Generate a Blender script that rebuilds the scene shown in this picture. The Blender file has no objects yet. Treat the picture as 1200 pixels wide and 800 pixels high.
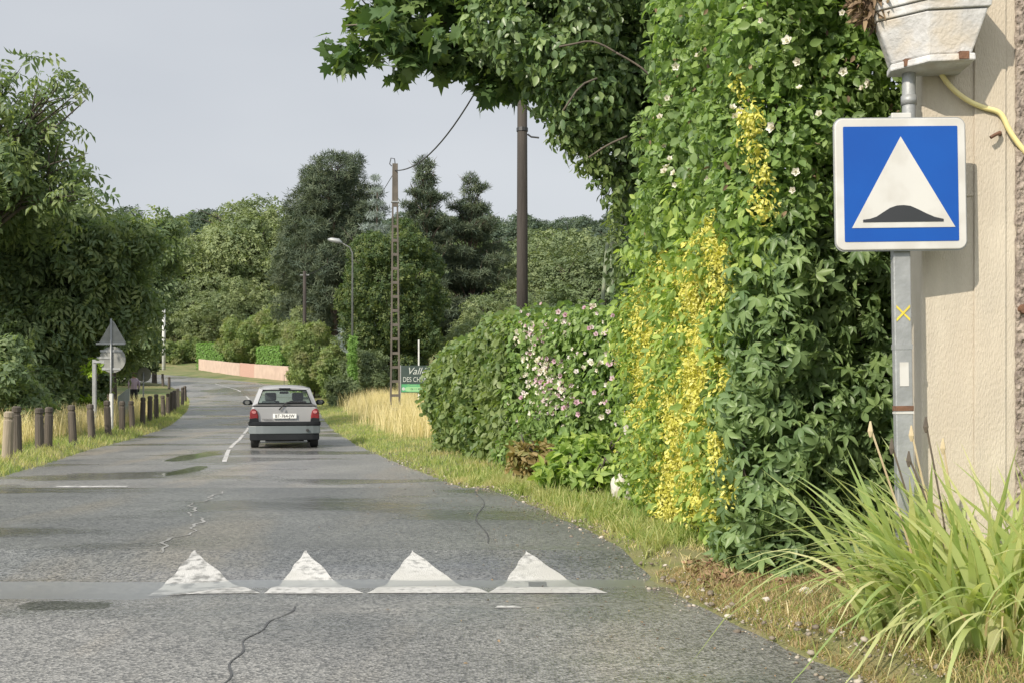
import bpy, bmesh, math, random
import numpy as np
from mathutils import Vector, Matrix, noise as mnoise

random.seed(7)
R = math.radians
S = bpy.context.scene
C = S.collection
# ------------------------------------------------------------------ camera
EYE, HY, F = 1.4, 455.0, 1200.0          # eye height, horizon row and focal length for a 1200 px wide frame
cam = bpy.data.cameras.new('camera'); camo = bpy.data.objects.new('camera', cam); C.objects.link(camo)
camo.location = (0, 0, EYE); camo.rotation_euler = (R(90), 0, 0)
cam.sensor_width = 36; cam.lens = 36.0; cam.shift_y = (HY - 400) / 1200
cam.clip_start = 0.1; cam.clip_end = 4000
S.camera = camo
# ------------------------------------------------------------------ world and sun
SUN_EL, SX, SY = 34, -0.60, -0.80        # the sun stands behind the camera to the left
w = bpy.data.worlds.new('World'); S.world = w; w.use_nodes = True
nt = w.node_tree; nt.nodes.clear()
wo = nt.nodes.new('ShaderNodeOutputWorld'); bg = nt.nodes.new('ShaderNodeBackground')
sky = nt.nodes.new('ShaderNodeTexSky'); sky.sky_type = 'NISHITA'; sky.sun_disc = False
sky.sun_elevation = R(SUN_EL); sky.sun_rotation = math.atan2(SX, SY); sky.dust_density = 2.0
tc = nt.nodes.new('ShaderNodeTexCoord'); mp = nt.nodes.new('ShaderNodeMapping'); mp.inputs['Scale'].default_value = (1, 1, 3.0)
nz = nt.nodes.new('ShaderNodeTexNoise'); nz.inputs['Scale'].default_value = 1.3; nz.inputs['Detail'].default_value = 4
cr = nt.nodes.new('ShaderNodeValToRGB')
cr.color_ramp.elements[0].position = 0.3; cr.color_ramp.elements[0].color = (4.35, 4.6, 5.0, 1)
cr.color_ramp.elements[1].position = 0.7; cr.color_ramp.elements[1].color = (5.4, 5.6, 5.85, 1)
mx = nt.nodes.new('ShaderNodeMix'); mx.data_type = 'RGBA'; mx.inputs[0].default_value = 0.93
nt.links.new(tc.outputs['Generated'], mp.inputs[0]); nt.links.new(mp.outputs[0], nz.inputs['Vector'])
nt.links.new(nz.outputs['Fac'], cr.inputs[0])
nt.links.new(sky.outputs[0], mx.inputs[6]); nt.links.new(cr.outputs[0], mx.inputs[7])
# the storm cloud stands ahead; unseen sky overhead and towards the sun is brightened for fill
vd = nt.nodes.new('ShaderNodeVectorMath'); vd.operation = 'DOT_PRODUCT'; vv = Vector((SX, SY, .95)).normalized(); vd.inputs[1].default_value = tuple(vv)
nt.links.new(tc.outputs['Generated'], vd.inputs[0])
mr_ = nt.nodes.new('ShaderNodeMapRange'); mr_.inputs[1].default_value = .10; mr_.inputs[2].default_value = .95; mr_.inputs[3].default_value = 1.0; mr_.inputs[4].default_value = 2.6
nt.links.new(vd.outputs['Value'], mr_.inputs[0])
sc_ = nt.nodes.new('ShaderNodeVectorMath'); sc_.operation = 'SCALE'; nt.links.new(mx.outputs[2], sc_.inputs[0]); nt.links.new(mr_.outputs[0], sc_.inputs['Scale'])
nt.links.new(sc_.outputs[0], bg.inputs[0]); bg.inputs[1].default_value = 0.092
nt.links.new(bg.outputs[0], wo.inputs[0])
sun = bpy.data.lights.new('sun', 'SUN'); sun.energy = 3.7; sun.angle = R(0.6); sun.color = (1.0, 0.90, 0.76)
suno = bpy.data.objects.new('sun', sun); C.objects.link(suno)
ce = math.cos(R(SUN_EL)); sd = Vector((SX, SY, 0)).normalized() * ce + Vector((0, 0, math.sin(R(SUN_EL))))
suno.rotation_euler = sd.to_track_quat('Z', 'Y').to_euler(); suno.location = sd * 50
S.view_settings.view_transform = 'Standard'; S.view_settings.look = 'None'
S.view_settings.exposure = 0.50; S.view_settings.gamma = 1; S.view_settings.use_curve_mapping = False
S.render.engine = 'CYCLES'
S.cycles.max_bounces = 7; S.cycles.diffuse_bounces = 4; S.cycles.transmission_bounces = 4; S.cycles.transparent_max_bounces = 6

# ------------------------------------------------------------------ materials
def nn(t, typ, **kw):
    n = t.nodes.new(typ)
    for k, v in kw.items(): setattr(n, k, v)
    return n
def mat(name, c1, c2=None, scale=5.0, rough=0.7, bump=0.0, bscale=None, metal=0.0, spec=0.5, detail=5, stretch=(1, 1, 1), lo=0.35, hi=0.65, c3=None, s3=0.7):
    """principled surface: two colours through noise, an optional third one in large soft patches, noise bump"""
    m = bpy.data.materials.new(name); m.use_nodes = True; t = m.node_tree; p = t.nodes['Principled BSDF']
    p.inputs['Roughness'].default_value = rough; p.inputs['Metallic'].default_value = metal
    p.inputs['Specular IOR Level'].default_value = spec
    tc = nn(t, 'ShaderNodeTexCoord'); mp = nn(t, 'ShaderNodeMapping'); mp.inputs['Scale'].default_value = stretch
    t.links.new(tc.outputs['Object'], mp.inputs[0])
    c2 = c2 or tuple(x * 0.8 for x in c1)
    n = nn(t, 'ShaderNodeTexNoise'); n.inputs['Scale'].default_value = scale; n.inputs['Detail'].default_value = detail
    r = nn(t, 'ShaderNodeValToRGB'); r.color_ramp.elements[0].position = lo; r.color_ramp.elements[1].position = hi
    r.color_ramp.elements[0].color = (*c1, 1); r.color_ramp.elements[1].color = (*c2, 1)
    t.links.new(mp.outputs[0], n.inputs['Vector']); t.links.new(n.outputs['Fac'], r.inputs[0])
    out = r.outputs[0]
    if c3:
        n3 = nn(t, 'ShaderNodeTexNoise'); n3.inputs['Scale'].default_value = s3; n3.inputs['Detail'].default_value = 4
        t.links.new(mp.outputs[0], n3.inputs['Vector'])
        r3 = nn(t, 'ShaderNodeMapRange'); r3.inputs[1].default_value = 0.45; r3.inputs[2].default_value = 0.62
        t.links.new(n3.outputs['Fac'], r3.inputs[0])
        x = nn(t, 'ShaderNodeMix', data_type='RGBA'); t.links.new(r3.outputs[0], x.inputs[0])
        t.links.new(out, x.inputs[6]); x.inputs[7].default_value = (*c3, 1); out = x.outputs[2]
    t.links.new(out, p.inputs['Base Color'])
    if bump:
        b = nn(t, 'ShaderNodeBump'); b.inputs['Strength'].default_value = bump; b.inputs['Distance'].default_value = 0.02
        nb = nn(t, 'ShaderNodeTexNoise'); nb.inputs['Scale'].default_value = bscale or scale * 4; nb.inputs['Detail'].default_value = 6
        t.links.new(mp.outputs[0], nb.inputs['Vector']); t.links.new(nb.outputs['Fac'], b.inputs['Height'])
        t.links.new(b.outputs[0], p.inputs['Normal'])
    return m
def leafmat(name, cols, rough=0.5, trans=0.3, spec=0.35, patch=None, ps=1.2, tint=1.25):
    """leaf surface: colour by the leaf's own random value, optional large patches of another colour"""
    if trans > .09 and cols[0][1] < .3 and cols[0][1] > cols[0][0]:
        k = 1.38; gy = lambda c: tuple(v * .82 + (.2 * c[0] + .6 * c[1] + .2 * c[2]) * .18 for v in c)
        cols = [tuple(min(.7, v * k) for v in gy(c)) for c in cols]; patch = patch and gy(patch); patch = patch and tuple(v * k for v in patch); trans = min(.45, trans * 1.25)
    m = bpy.data.materials.new(name); m.use_nodes = True; t = m.node_tree; p = t.nodes['Principled BSDF']
    p.inputs['Roughness'].default_value = rough; p.inputs['Specular IOR Level'].default_value = spec * .75
    a = nn(t, 'ShaderNodeAttribute', attribute_name='rnd')
    r = nn(t, 'ShaderNodeValToRGB'); r.color_ramp.elements[0].color = (*cols[0], 1); r.color_ramp.elements[1].color = (*cols[-1], 1)
    for i, c in enumerate(cols[1:-1]):
        e = r.color_ramp.elements.new((i + 1) / (len(cols) - 1)); e.color = (*c, 1)
    t.links.new(a.outputs['Fac'], r.inputs[0]); out = r.outputs[0]
    if patch:
        tc = nn(t, 'ShaderNodeTexCoord'); n3 = nn(t, 'ShaderNodeTexNoise'); n3.inputs['Scale'].default_value = ps
        n3.inputs['Detail'].default_value = 3
        t.links.new(tc.outputs['Object'], n3.inputs['Vector'])
        r3 = nn(t, 'ShaderNodeMapRange'); r3.inputs[1].default_value = 0.48; r3.inputs[2].default_value = 0.66
        t.links.new(n3.outputs['Fac'], r3.inputs[0])
        x = nn(t, 'ShaderNodeMix', data_type='RGBA'); t.links.new(r3.outputs[0], x.inputs[0])
        t.links.new(out, x.inputs[6]); x.inputs[7].default_value = (*patch, 1); out = x.outputs[2]
    t.links.new(out, p.inputs['Base Color'])
    tr = nn(t, 'ShaderNodeBsdfTranslucent'); g = nn(t, 'ShaderNodeMix', data_type='RGBA', blend_type='MULTIPLY'); g.inputs[0].default_value = 1
    t.links.new(out, g.inputs[6]); g.inputs[7].default_value = (tint * 1.25, tint * 1.3, tint * 0.6, 1); t.links.new(g.outputs[2], tr.inputs[0])
    ms = nn(t, 'ShaderNodeMixShader'); ms.inputs[0].default_value = trans
    t.links.new(p.outputs[0], ms.inputs[1]); t.links.new(tr.outputs[0], ms.inputs[2])
    t.links.new(ms.outputs[0], t.nodes['Material Output'].inputs[0])
    return m
def front_fresnel(t, ior):
    """surface reflection seen from the outside of a thin sheet"""
    fr = nn(t, 'ShaderNodeFresnel'); fr.inputs[0].default_value = ior
    ge = nn(t, 'ShaderNodeNewGeometry'); iv = nn(t, 'ShaderNodeMath', operation='SUBTRACT'); iv.inputs[0].default_value = 1; t.links.new(ge.outputs['Backfacing'], iv.inputs[1])
    mu = nn(t, 'ShaderNodeMath', operation='MULTIPLY'); t.links.new(fr.outputs[0], mu.inputs[0]); t.links.new(iv.outputs[0], mu.inputs[1]); return mu
def glassmat(name, tint=(0.5, 0.55, 0.55), refl=0.12):
    m = bpy.data.materials.new(name); m.use_nodes = True; t = m.node_tree; t.nodes.clear()
    o = nn(t, 'ShaderNodeOutputMaterial'); tr = nn(t, 'ShaderNodeBsdfTransparent'); tr.inputs[0].default_value = (*tint, 1)
    gl = nn(t, 'ShaderNodeBsdfGlossy'); gl.inputs['Roughness'].default_value = 0.03
    lw = front_fresnel(t, 1.5)
    ms = nn(t, 'ShaderNodeMixShader'); t.links.new(lw.outputs[0], ms.inputs[0])
    t.links.new(tr.outputs[0], ms.inputs[1]); t.links.new(gl.outputs[0], ms.inputs[2]); t.links.new(ms.outputs[0], o.inputs[0])
    return m

# ------------------------------------------------------------------ objects, tags
def tag(o, label=None, cat=None, group=None, kind=None):
    if label: o['label'] = label
    if cat: o['category'] = cat
    if group: o['group'] = group
    if kind: o['kind'] = kind
    return o
def empty(name, loc=(0, 0, 0), rz=0.0):
    o = bpy.data.objects.new(name, None); C.objects.link(o); o.location = loc; o.rotation_euler = (0, 0, rz); o.empty_display_size = 0.2
    return o
def copy_tree(o, parent=None):
    c = o.copy(); C.objects.link(c); c.parent = parent
    for ch in o.children: copy_tree(ch, c)
    return c
class MB:
    """collects shapes and links them as ONE mesh object"""
    def __init__(s): s.v, s.f, s.m = [], [], []
    def add(s, vs, fs, mi=0):
        b = len(s.v); s.v += [tuple(v) for v in vs]; s.f += [tuple(i + b for i in f) for f in fs]; s.m += [mi] * len(fs); return s
    def box(s, x0, x1, y0, y1, z0, z1, mi=0):
        return s.add([(x0, y0, z0), (x1, y0, z0), (x1, y1, z0), (x0, y1, z0), (x0, y0, z1), (x1, y0, z1), (x1, y1, z1), (x0, y1, z1)],
                     [(0, 3, 2, 1), (4, 5, 6, 7), (0, 1, 5, 4), (1, 2, 6, 5), (2, 3, 7, 6), (3, 0, 4, 7)], mi)
    def tube(s, pts, rad, n=8, mi=0, sx=1.0):
        pts = [Vector(p) for p in pts]; k = len(pts)
        rad = rad if hasattr(rad, '__len__') else [rad] * k
        vs, fs = [], []
        up = Vector((0.03, 0.999, 0.01))
        for i, p in enumerate(pts):
            d = (pts[min(i + 1, k - 1)] - pts[max(i - 1, 0)]).normalized()
            if abs(d.dot(up)) > 0.95: up = Vector((1, 0.05, 0.02)).normalized()
            a = d.cross(up).normalized(); b = d.cross(a).normalized(); up = -b if b.dot(up) < 0 else b
            for j in range(n):
                t = 2 * math.pi * j / n; vs.append(p + (a * math.cos(t) * sx + b * math.sin(t)) * rad[i])
        for i in range(k - 1):
            for j in range(n):
                q = (j + 1) % n; fs.append((i * n + j, i * n + q, (i + 1) * n + q, (i + 1) * n + j))
        fs.append(tuple(range(n))); fs.append(tuple((k - 1) * n + j for j in reversed(range(n))))
        return s.add(vs, fs, mi)
    def prism(s, poly, y0, y1, mi=0):
        """poly of (x, z) pushed from y0 to y1"""
        n = len(poly)
        vs = [(x, y0, z) for x, z in poly] + [(x, y1, z) for x, z in poly]
        fs = [tuple(range(n)), tuple(reversed(range(n, 2 * n)))] + [(i, i + n, (i + 1) % n + n, (i + 1) % n) for i in range(n)]
        return s.add(vs, fs, mi)
    def build(s, name, mats, parent=None, bevel=0, smooth=False, sub=0, solid=0, seg=2):
        me = bpy.data.meshes.new(name); me.from_pydata(s.v, [], s.f); me.update()
        for m in (mats if isinstance(mats, (list, tuple)) else [mats]): me.materials.append(m)
        me.polygons.foreach_set('material_index', s.m)
        bm = bmesh.new(); bm.from_mesh(me); bmesh.ops.recalc_face_normals(bm, faces=bm.faces); bm.to_mesh(me); bm.free()
        if smooth: me.polygons.foreach_set('use_smooth', [True] * len(me.polygons))
        o = bpy.data.objects.new(name, me); C.objects.link(o); o.parent = parent
        if solid: q = o.modifiers.new('so', 'SOLIDIFY'); q.thickness = solid; q.offset = 0
        if bevel: q = o.modifiers.new('bv', 'BEVEL'); q.width = bevel; q.segments = seg; q.limit_method = 'ANGLE'; q.angle_limit = R(35)
        if sub: q = o.modifiers.new('ss', 'SUBSURF'); q.levels = sub; q.render_levels = sub
        return o
def text(name, body, size, loc, m, parent, rot=(R(90), 0, 0), ext=0.002, shear=0, sx=1.0, align='CENTER'):
    cu = bpy.data.curves.new(name, 'FONT'); cu.body = body; cu.size = size; cu.extrude = ext; cu.align_x = align; cu.align_y = 'CENTER'
    cu.shear = shear; cu.offset = 0.0; cu.materials.append(m)
    tmp = bpy.data.objects.new(name, cu); C.objects.link(tmp); me = bpy.data.meshes.new_from_object(tmp); bpy.data.objects.remove(tmp); me.name = name
    o = bpy.data.objects.new(name, me); C.objects.link(o); o.parent = parent; o.location = loc; o.rotation_euler = rot; o.scale = (sx, 1, 1)
    return o

# ------------------------------------------------------------------ terrain functions
def ip(v, pts):
    return np.interp(v, [p[0] for p in pts], [p[1] for p in pts])
PROF = [(-50, 0), (34, 0), (45, .15), (52, .35), (60, .65), (66, 1.1), (72, 1.75), (78, 2.1), (85, 2.46), (95, 3.0), (105, 3.5),
        (116, 5), (130, 8), (200, 24), (260, 31), (2000, 33)]
XR = [(-12, 6.0), (0, 2.9), (3, 2.1), (4.87, 1.66), (5.9, 1.38), (6.86, 1.14), (8, .97), (9.33, .70), (12.26, 0), (16.8, -1.4), (19.8, -2.3),
      (25.8, -3.95), (37, -6.6), (50, -9.4), (60, -11.7), (68, -14.3), (75, -19.5), (85, -27.5), (95, -38), (105, -70)]
XL = [(-12, -2.5), (0, -4.6), (10, -6.7), (16.6, -8.2), (18.9, -8.65), (23.2, -9.66), (28, -10.5), (37.3, -12.5), (50, -15.9), (60, -18.9),
      (66, -21), (72, -24.5), (78, -31), (82, -42), (85, -75)]
def xr(y): return float(ip(y, XR))
def xl(y): return float(ip(y, XL))
def sm(a, b, v):
    t = min(1, max(0, (v - a) / (b - a))); return t * t * (3 - 2 * t)
def table(y):
    up = 0 if y < 7.58 else .105 * min(1, (y - 7.58) / .68); return (up - .02 * sm(8.2, 8.8, y) * 0) * (1 - sm(13.3, 14.4, y))
def road_z(x, y):
    z = float(ip(y, PROF)) + table(y)
    n = mnoise.noise(Vector((x * 0.9, y * 1.1, 0.3))) * 0.006 + mnoise.noise(Vector((x * 2.5, y * 3.0, 4.0))) * 0.003
    k = sm(-1.9, -2.6, x) if x < -1.9 else 0
    yc, wd = 7.42 - 0.24 * k, 0.17 + 0.13 * k
    dip = -(0.024 + 0.004 * k) * math.exp(-((y - yc) / wd) ** 2)
    return z + n * (1 - sm(30, 50, y)) + dip
def H(x, y):
    """ground beside the road"""
    z = float(ip(y, PROF)); a, b = x - xr(y), xl(y) - x
    fade = 1 - sm(62, 85, y)
    if a > 0: z += (0.05 * sm(0, .5, a) + 0.03 * min(a, 8)) * fade + table(y) * (1 - sm(0, 1.2, a))
    elif b > 0: z += (0.05 * sm(0, .6, b) + 0.05 * min(b, 20)) * fade + table(y) * (1 - sm(0, 1.2, b))
    else: z += table(y) - 0.05
    d = math.hypot(x - 2.3, y - 5.0)
    z += 0.10 * (1 - sm(0.3, 1.5, d)) if a > 0.2 else 0
    if y < 130: z += mnoise.noise(Vector((x * .5, y * .5, 9))) * 0.04 * (sm(0.3, 2, max(a, b)))
    return z
def at(px, py, d): return Vector(((px - 600) * d / F, d, EYE + (HY - py) * d / F))

# ------------------------------------------------------------------ ground, road
M = {}
M['ground'] = mat('grass_ground', (.13, .15, .045), (.21, .18, .09), 3.0, .95, .8, 60, c3=(.085, .12, .03), s3=.5)
M['paint'] = mat('road_paint', (.52, .515, .495), (.24, .24, .23), 18, .65, .6, 120, lo=.48, hi=.68, c3=(.44, .435, .41), s3=1.8)
M['fadedpaint'] = mat('faded_road_paint', (.47, .465, .445), (.19, .19, .18), 11, .7, .6, 120, lo=.44, hi=.60)
M['oldpaint'] = mat('worn_road_paint', (.50, .49, .47), (.25, .25, .24), 6, .7, .4, 120, lo=.42, hi=.62)
def road_material():
    m = bpy.data.materials.new('asphalt'); m.use_nodes = True; t = m.node_tree; p = t.nodes['Principled BSDF']; L = t.links.new
    tc = nn(t, 'ShaderNodeTexCoord'); P = tc.outputs['Object']
    def noise(sc, det=5, st=None):
        n = nn(t, 'ShaderNodeTexNoise'); n.inputs['Scale'].default_value = sc; n.inputs['Detail'].default_value = det
        if st:
            q = nn(t, 'ShaderNodeMapping'); q.inputs['Scale'].default_value = st; L(P, q.inputs[0]); L(q.outputs[0], n.inputs['Vector'])
        else: L(P, n.inputs['Vector'])
        return n.outputs['Fac']
    def rng(v, a, b, c=0., d=1.):
        r = nn(t, 'ShaderNodeMapRange'); L(v, r.inputs[0])
        for i, q in enumerate((a, b, c, d)): r.inputs[i + 1].default_value = q
        return r.outputs[0]
    def mixc(f, a, b, bt='MIX'):
        x = nn(t, 'ShaderNodeMix', data_type='RGBA', blend_type=bt)
        if isinstance(f, float): x.inputs[0].default_value = f
        else: L(f, x.inputs[0])
        for i, q in ((6, a), (7, b)):
            if isinstance(q, tuple): x.inputs[i].default_value = (*q, 1)
            else: L(q, x.inputs[i])
        return x.outputs[2]
    vo = nn(t, 'ShaderNodeTexVoronoi'); vo.inputs['Scale'].default_value = 62; L(P, vo.inputs['Vector'])
    base = mixc(rng(noise(.55, 5), .38, .62), (.13, .131, .131), (.18, .18, .175))
    base = mixc(rng(noise(.9, 4, (1.0, .22, 1)), .52, .66), base, (.19, .175, .152))          # brownish worn tracks
    col = nn(t, 'ShaderNodeSeparateColor'); L(vo.outputs['Color'], col.inputs[0])
    agg = mixc(rng(col.outputs[0], .0, 1.0), (.25, .25, .25), (2.1, 2.05, 1.95))
    base = mixc(.7, base, mixc(1.0, base, agg, 'MULTIPLY'))
    sp = nn(t, 'ShaderNodeSeparateXYZ'); L(P, sp.inputs[0])
    tab = nn(t, 'ShaderNodeMath', operation='MULTIPLY'); L(rng(sp.outputs[1], 7.5, 7.9), tab.inputs[0]); L(rng(sp.outputs[1], 13.55, 13.7, 1, 0), tab.inputs[1])
    base = mixc(tab.outputs[0], base, mixc(1.0, base, (.70, .73, .74), 'MULTIPLY'))
    # slow dark wet bands across the far road and along the gutter
    wet = rng(noise(.5, 6, (.5, 1.2, 1)), .50, .60)
    gut = nn(t, 'ShaderNodeMath', operation='MULTIPLY'); L(rng(sp.outputs[1], 6.5, 6.9), gut.inputs[0]); L(rng(sp.outputs[1], 7.7, 8.0, 1, 0), gut.inputs[1])
    w2 = nn(t, 'ShaderNodeMath', operation='MAXIMUM'); L(wet, w2.inputs[0]); L(gut.outputs[0], w2.inputs[1])
    base = mixc(w2.outputs[0], base, mixc(1.0, base, (.78, .80, .82), 'MULTIPLY'))
    L(base, p.inputs['Base Color'])
    L(rng(w2.outputs[0], 0, 1, .38, .14), p.inputs['Roughness']); p.inputs['Specular IOR Level'].default_value = .6
    b = nn(t, 'ShaderNodeBump'); b.inputs['Distance'].default_value = .006; L(rng(w2.outputs[0], 0, 1, .9, .35), b.inputs['Strength'])
    L(vo.outputs['Distance'], b.inputs['Height'])
    b2 = nn(t, 'ShaderNodeBump'); b2.inputs['Distance'].default_value = .03; b2.inputs['Strength'].default_value = .3
    L(noise(6, 5), b2.inputs['Height']); L(b.outputs[0], b2.inputs['Normal']); L(b2.outputs[0], p.inputs['Normal'])
    return m
M['asphalt'] = road_material()
def rows_between(a, b, step): return list(np.arange(a, b - 1e-6, step))
RY = rows_between(-6, 3, .5) + rows_between(3, 6.6, .12) + rows_between(6.6, 8.6, .05) + rows_between(8.6, 15, .12) + rows_between(15, 35, .4) + rows_between(35, 60, .75) + rows_between(60, 105.1, .5)
def grid_mesh(name, rows, cols_of, zf, m, shade=True):
    vs, fs = [], []
    for y in rows:
        for x in cols_of(y): vs.append((x, y, zf(x, y)))
    n = len(vs) // len(rows)
    for i in range(len(rows) - 1):
        for j in range(n - 1): fs.append((i * n + j, i * n + j + 1, (i + 1) * n + j + 1, (i + 1) * n + j))
    me = bpy.data.meshes.new(name); me.from_pydata(vs, [], fs); me.materials.append(m)
    if shade: me.polygons.foreach_set('use_smooth', [True] * len(fs))
    o = bpy.data.objects.new(name, me); C.objects.link(o); return o
def edge_noise(y, k): return mnoise.noise(Vector((k, y * 1.3, 0))) * .07 + mnoise.noise(Vector((k, y * 5.0, 3))) * .035
def rcols(y):
    a, b = xl(y) + edge_noise(y, 5) * (y < 70), xr(y) + edge_noise(y, 11) * (y < 70)
    return [a + (b - a) * i / 70 for i in range(71)]
road = grid_mesh('road', RY, rcols, road_z, M['asphalt']); tag(road, kind='structure')
offs = [.12, .3, .6, .9, 1.3, 1.8, 2.4, 3.2, 4.5, 6.5, 9, 13, 20, 32, 50, 90, 200, 800]
GY = sorted(set([-60, -30, -12] + RY + rows_between(105, 270, 5) + [300, 360, 450, 700, 1200, 2500]))
def gcols(y):
    a, b = xl(y), xr(y); mid = [a + .25, (a + b) / 2, b - .25] if b - a > 1 else [a + .1, (a + b) / 2, b - .1]
    return [a - q for q in reversed(offs)] + mid + [b + q for q in offs]
ground = grid_mesh('ground', GY, gcols, H, M['ground']); tag(ground, kind='structure')

def strip(name, f, y0, y1, n, nc, m, up=.004, parent=road):
    """sheet lying on the road: f(t) gives (xa, xb) at row t in 0..1"""
    vs, fs = [], []
    for i in range(n + 1):
        y = y0 + (y1 - y0) * i / n; a, b = f(i / n, y)
        for j in range(nc + 1):
            x = a + (b - a) * j / nc; vs.append((x, y, road_z(x, y) + up))
    k = nc + 1
    for i in range(n):
        for j in range(nc): fs.append((i * k + j, i * k + j + 1, (i + 1) * k + j + 1, (i + 1) * k + j))
    o = MB().add(vs, fs).build(name, m, parent); return o
for xa, xb, xt in ((-2.50, -1.72, -2.56), (-1.70, -1.02, -1.66), (-.99, -.15, -.80), (-.16, .66, .11)):
    ph = xa * 7
    def fn(t, y, xa=xa, xb=xb, xt=xt, ph=ph):
        q = min(1, t / .98); e = .006 * math.sin(t * 23 + ph)
        top = {-2.56: -2.55}.get(xt, xt)
        return (xa + (top - xa) * q + e, xb + (top + .01 - xb) * q + .006 * math.sin(t * 19 + ph * 2))
    strip('painted_triangle', fn, 7.0, 8.22, 40, 10, M['fadedpaint'] if xa < -2 else M['paint'])
def cen(y): return (xl(y) + xr(y)) / 2 + .02
M['tar'] = mat('tar_crack', (.05, .05, .05), (.08, .08, .08), 4, .5, .2)
strip('tar_patch', lambda t, y: (.12, .25), 7.32, 7.5, 4, 4, M['tar'], .007)
for a, b in ((19.6, 23.5), (24.2, 31), (31.8, 39), (40, 54), (58, 64), (67, 72)):
    strip('centre_line', lambda t, y: (cen(y) - .045, cen(y) + .045), a, b, int((b - a) * 4), 1, M['oldpaint'], .005)
strip('painted_dash', lambda t, y: (-.11 + .02 * t, .07 - .05 * t), 6.52, 6.58, 3, 4, M['paint'])
strip('painted_dash', lambda t, y: (-6.5, -5.5), 14.55, 14.72, 3, 8, M['oldpaint'])
M['seal'] = mat('crack_filling', (.27, .27, .26), (.16, .16, .15), 4, .8, .2)
strip('sealed_crack', lambda t, y: ((lambda c, q: (c - q, c + q))(-2.72 - (y - 8.1) * .22 + .10 * math.sin(y * 2.1) + .05 * math.sin(y * 7) + .02 * math.sin(y * 21), .007 + .010 * abs(math.sin(y * 2.7)))), 8.15, 12.9, 90, 1, M['seal'])
strip('open_crack', lambda t, y: ((lambda c, q: (c - q, c + q))(-1.42 + .05 * math.sin(y * 3) + .02 * math.sin(y * 13), .004 + .003 * math.sin(y * 9) ** 2)), 4.2, 6.6, 60, 1, M['tar'])
strip('open_crack', lambda t, y: ((lambda c, q: (c - q, c + q))(.1 - y * .04 + .05 * math.sin(y * 2.3), .006)), 8.6, 13.1, 60, 1, M['tar'])

def water_material(rough=.42, ior=2.2):
    m = bpy.data.materials.new('puddle_water'); m.use_nodes = True; t = m.node_tree; t.nodes.clear()
    o = nn(t, 'ShaderNodeOutputMaterial'); tr = nn(t, 'ShaderNodeBsdfTransparent'); tr.inputs[0].default_value = (.86, .87, .85, 1)
    gl = nn(t, 'ShaderNodeBsdfGlossy'); gl.inputs['Roughness'].default_value = rough
    fr = front_fresnel(t, ior)
    ms = nn(t, 'ShaderNodeMixShader'); t.links.new(fr.outputs[0], ms.inputs[0]); t.links.new(tr.outputs[0], ms.inputs[1]); t.links.new(gl.outputs[0], ms.inputs[2])
    t.links.new(ms.outputs[0], o.inputs[0]); return m
M['water'] = water_material(); M['stillwater'] = water_material(.08, 1.36)
def water(vs, m='water'):
    me = bpy.data.meshes.new('puddle'); me.from_pydata(vs, [], [tuple(range(len(vs)))]); me.materials.append(M[m])
    o = bpy.data.objects.new('puddle', me); C.objects.link(o); tag(o, kind='structure'); return o
water([(-6.6, 6.5, -.0105), (1.12, 6.9, -.0105), (1.0, 7.9, -.0105), (-6.6, 7.9, -.0105)])
def blob_puddle(cx, cy, rx, ry, seed):
    vs = []; n = 40
    for i in range(n):
        a = 2 * math.pi * i / n; q = 1 + .45 * mnoise.noise(Vector((math.cos(a) * 1.6, math.sin(a) * 1.6, seed)))
        x, y = cx + rx * q * math.cos(a), cy + ry * q * math.sin(a); vs.append((x, y, 0))
    z = max(road_z(v[0], v[1]) for v in vs + [(cx, cy, 0)]) + .004
    water([(v[0], v[1], z) for v in vs], 'stillwater')
blob_puddle(-6.55, 21.2, .32, 1.5, 2.0); blob_puddle(-5.55, 17.4, .22, 1.0, 5.0); blob_puddle(-2.9, 5.35 + 1.25, .35, .13, 8.0)


# ------------------------------------------------------------------ foliage engine
def T_leaf(L=1.0, W=.5, fold=.12, curl=.12):
    h = W / 2; f = fold * W
    v = [(0, 0, 0), (h * .75, .22 * L, f * .8), (h, .5 * L, f), (h * .55, .8 * L, f * .4 - curl * L * .4), (0, L, -curl * L),
         (-h * .55, .8 * L, f * .4 - curl * L * .4), (-h, .5 * L, f), (-h * .75, .22 * L, f * .8), (0, .5 * L, -.02)]
    return np.array(v), [(0, 1, 2, 8), (8, 2, 3, 4), (0, 8, 6, 7), (8, 4, 5, 6)]
def T_lo(L=1.0, W=.6, fold=.15):
    v = [(0, 0, 0), (W / 2, .45 * L, fold * W), (0, L, -.1 * L), (-W / 2, .45 * L, fold * W)]
    return np.array(v), [(0, 1, 2), (0, 2, 3)]
def T_many(base, places):
    V, Fc = [], []
    for (ang, x, y, s, tilt) in places:
        v, f = base; v = v * s; c, sn = math.cos(ang), math.sin(ang); ct, st = math.cos(tilt), math.sin(tilt)
        u = np.stack([v[:, 0], v[:, 1] * ct + v[:, 2] * st, -v[:, 1] * st + v[:, 2] * ct], 1)
        u = np.stack([u[:, 0] * c + u[:, 1] * sn + x, -u[:, 0] * sn + u[:, 1] * c + y, u[:, 2]], 1)
        b = sum(len(q) for q in V); V.append(u); Fc += [tuple(i + b for i in q) for q in f]
    return np.concatenate(V), Fc
def T_palm(): return T_many(T_leaf(1, .40, .18, .22), [(0, 0, 0, 1, .1), (.95, 0, 0, .85, .25), (-.95, 0, 0, .85, .25), (1.95, 0, 0, .6, .35), (-1.95, 0, 0, .6, .35)])
def T_pinnate():
    b = T_lo(1, .38, .2)
    return T_many(b, [(0, 0, .95, .55, .5)] + [(s * 1.05, 0, y, l, .55) for s in (1, -1) for y, l in ((.2, .42), (.5, .52), (.8, .52))])
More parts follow.
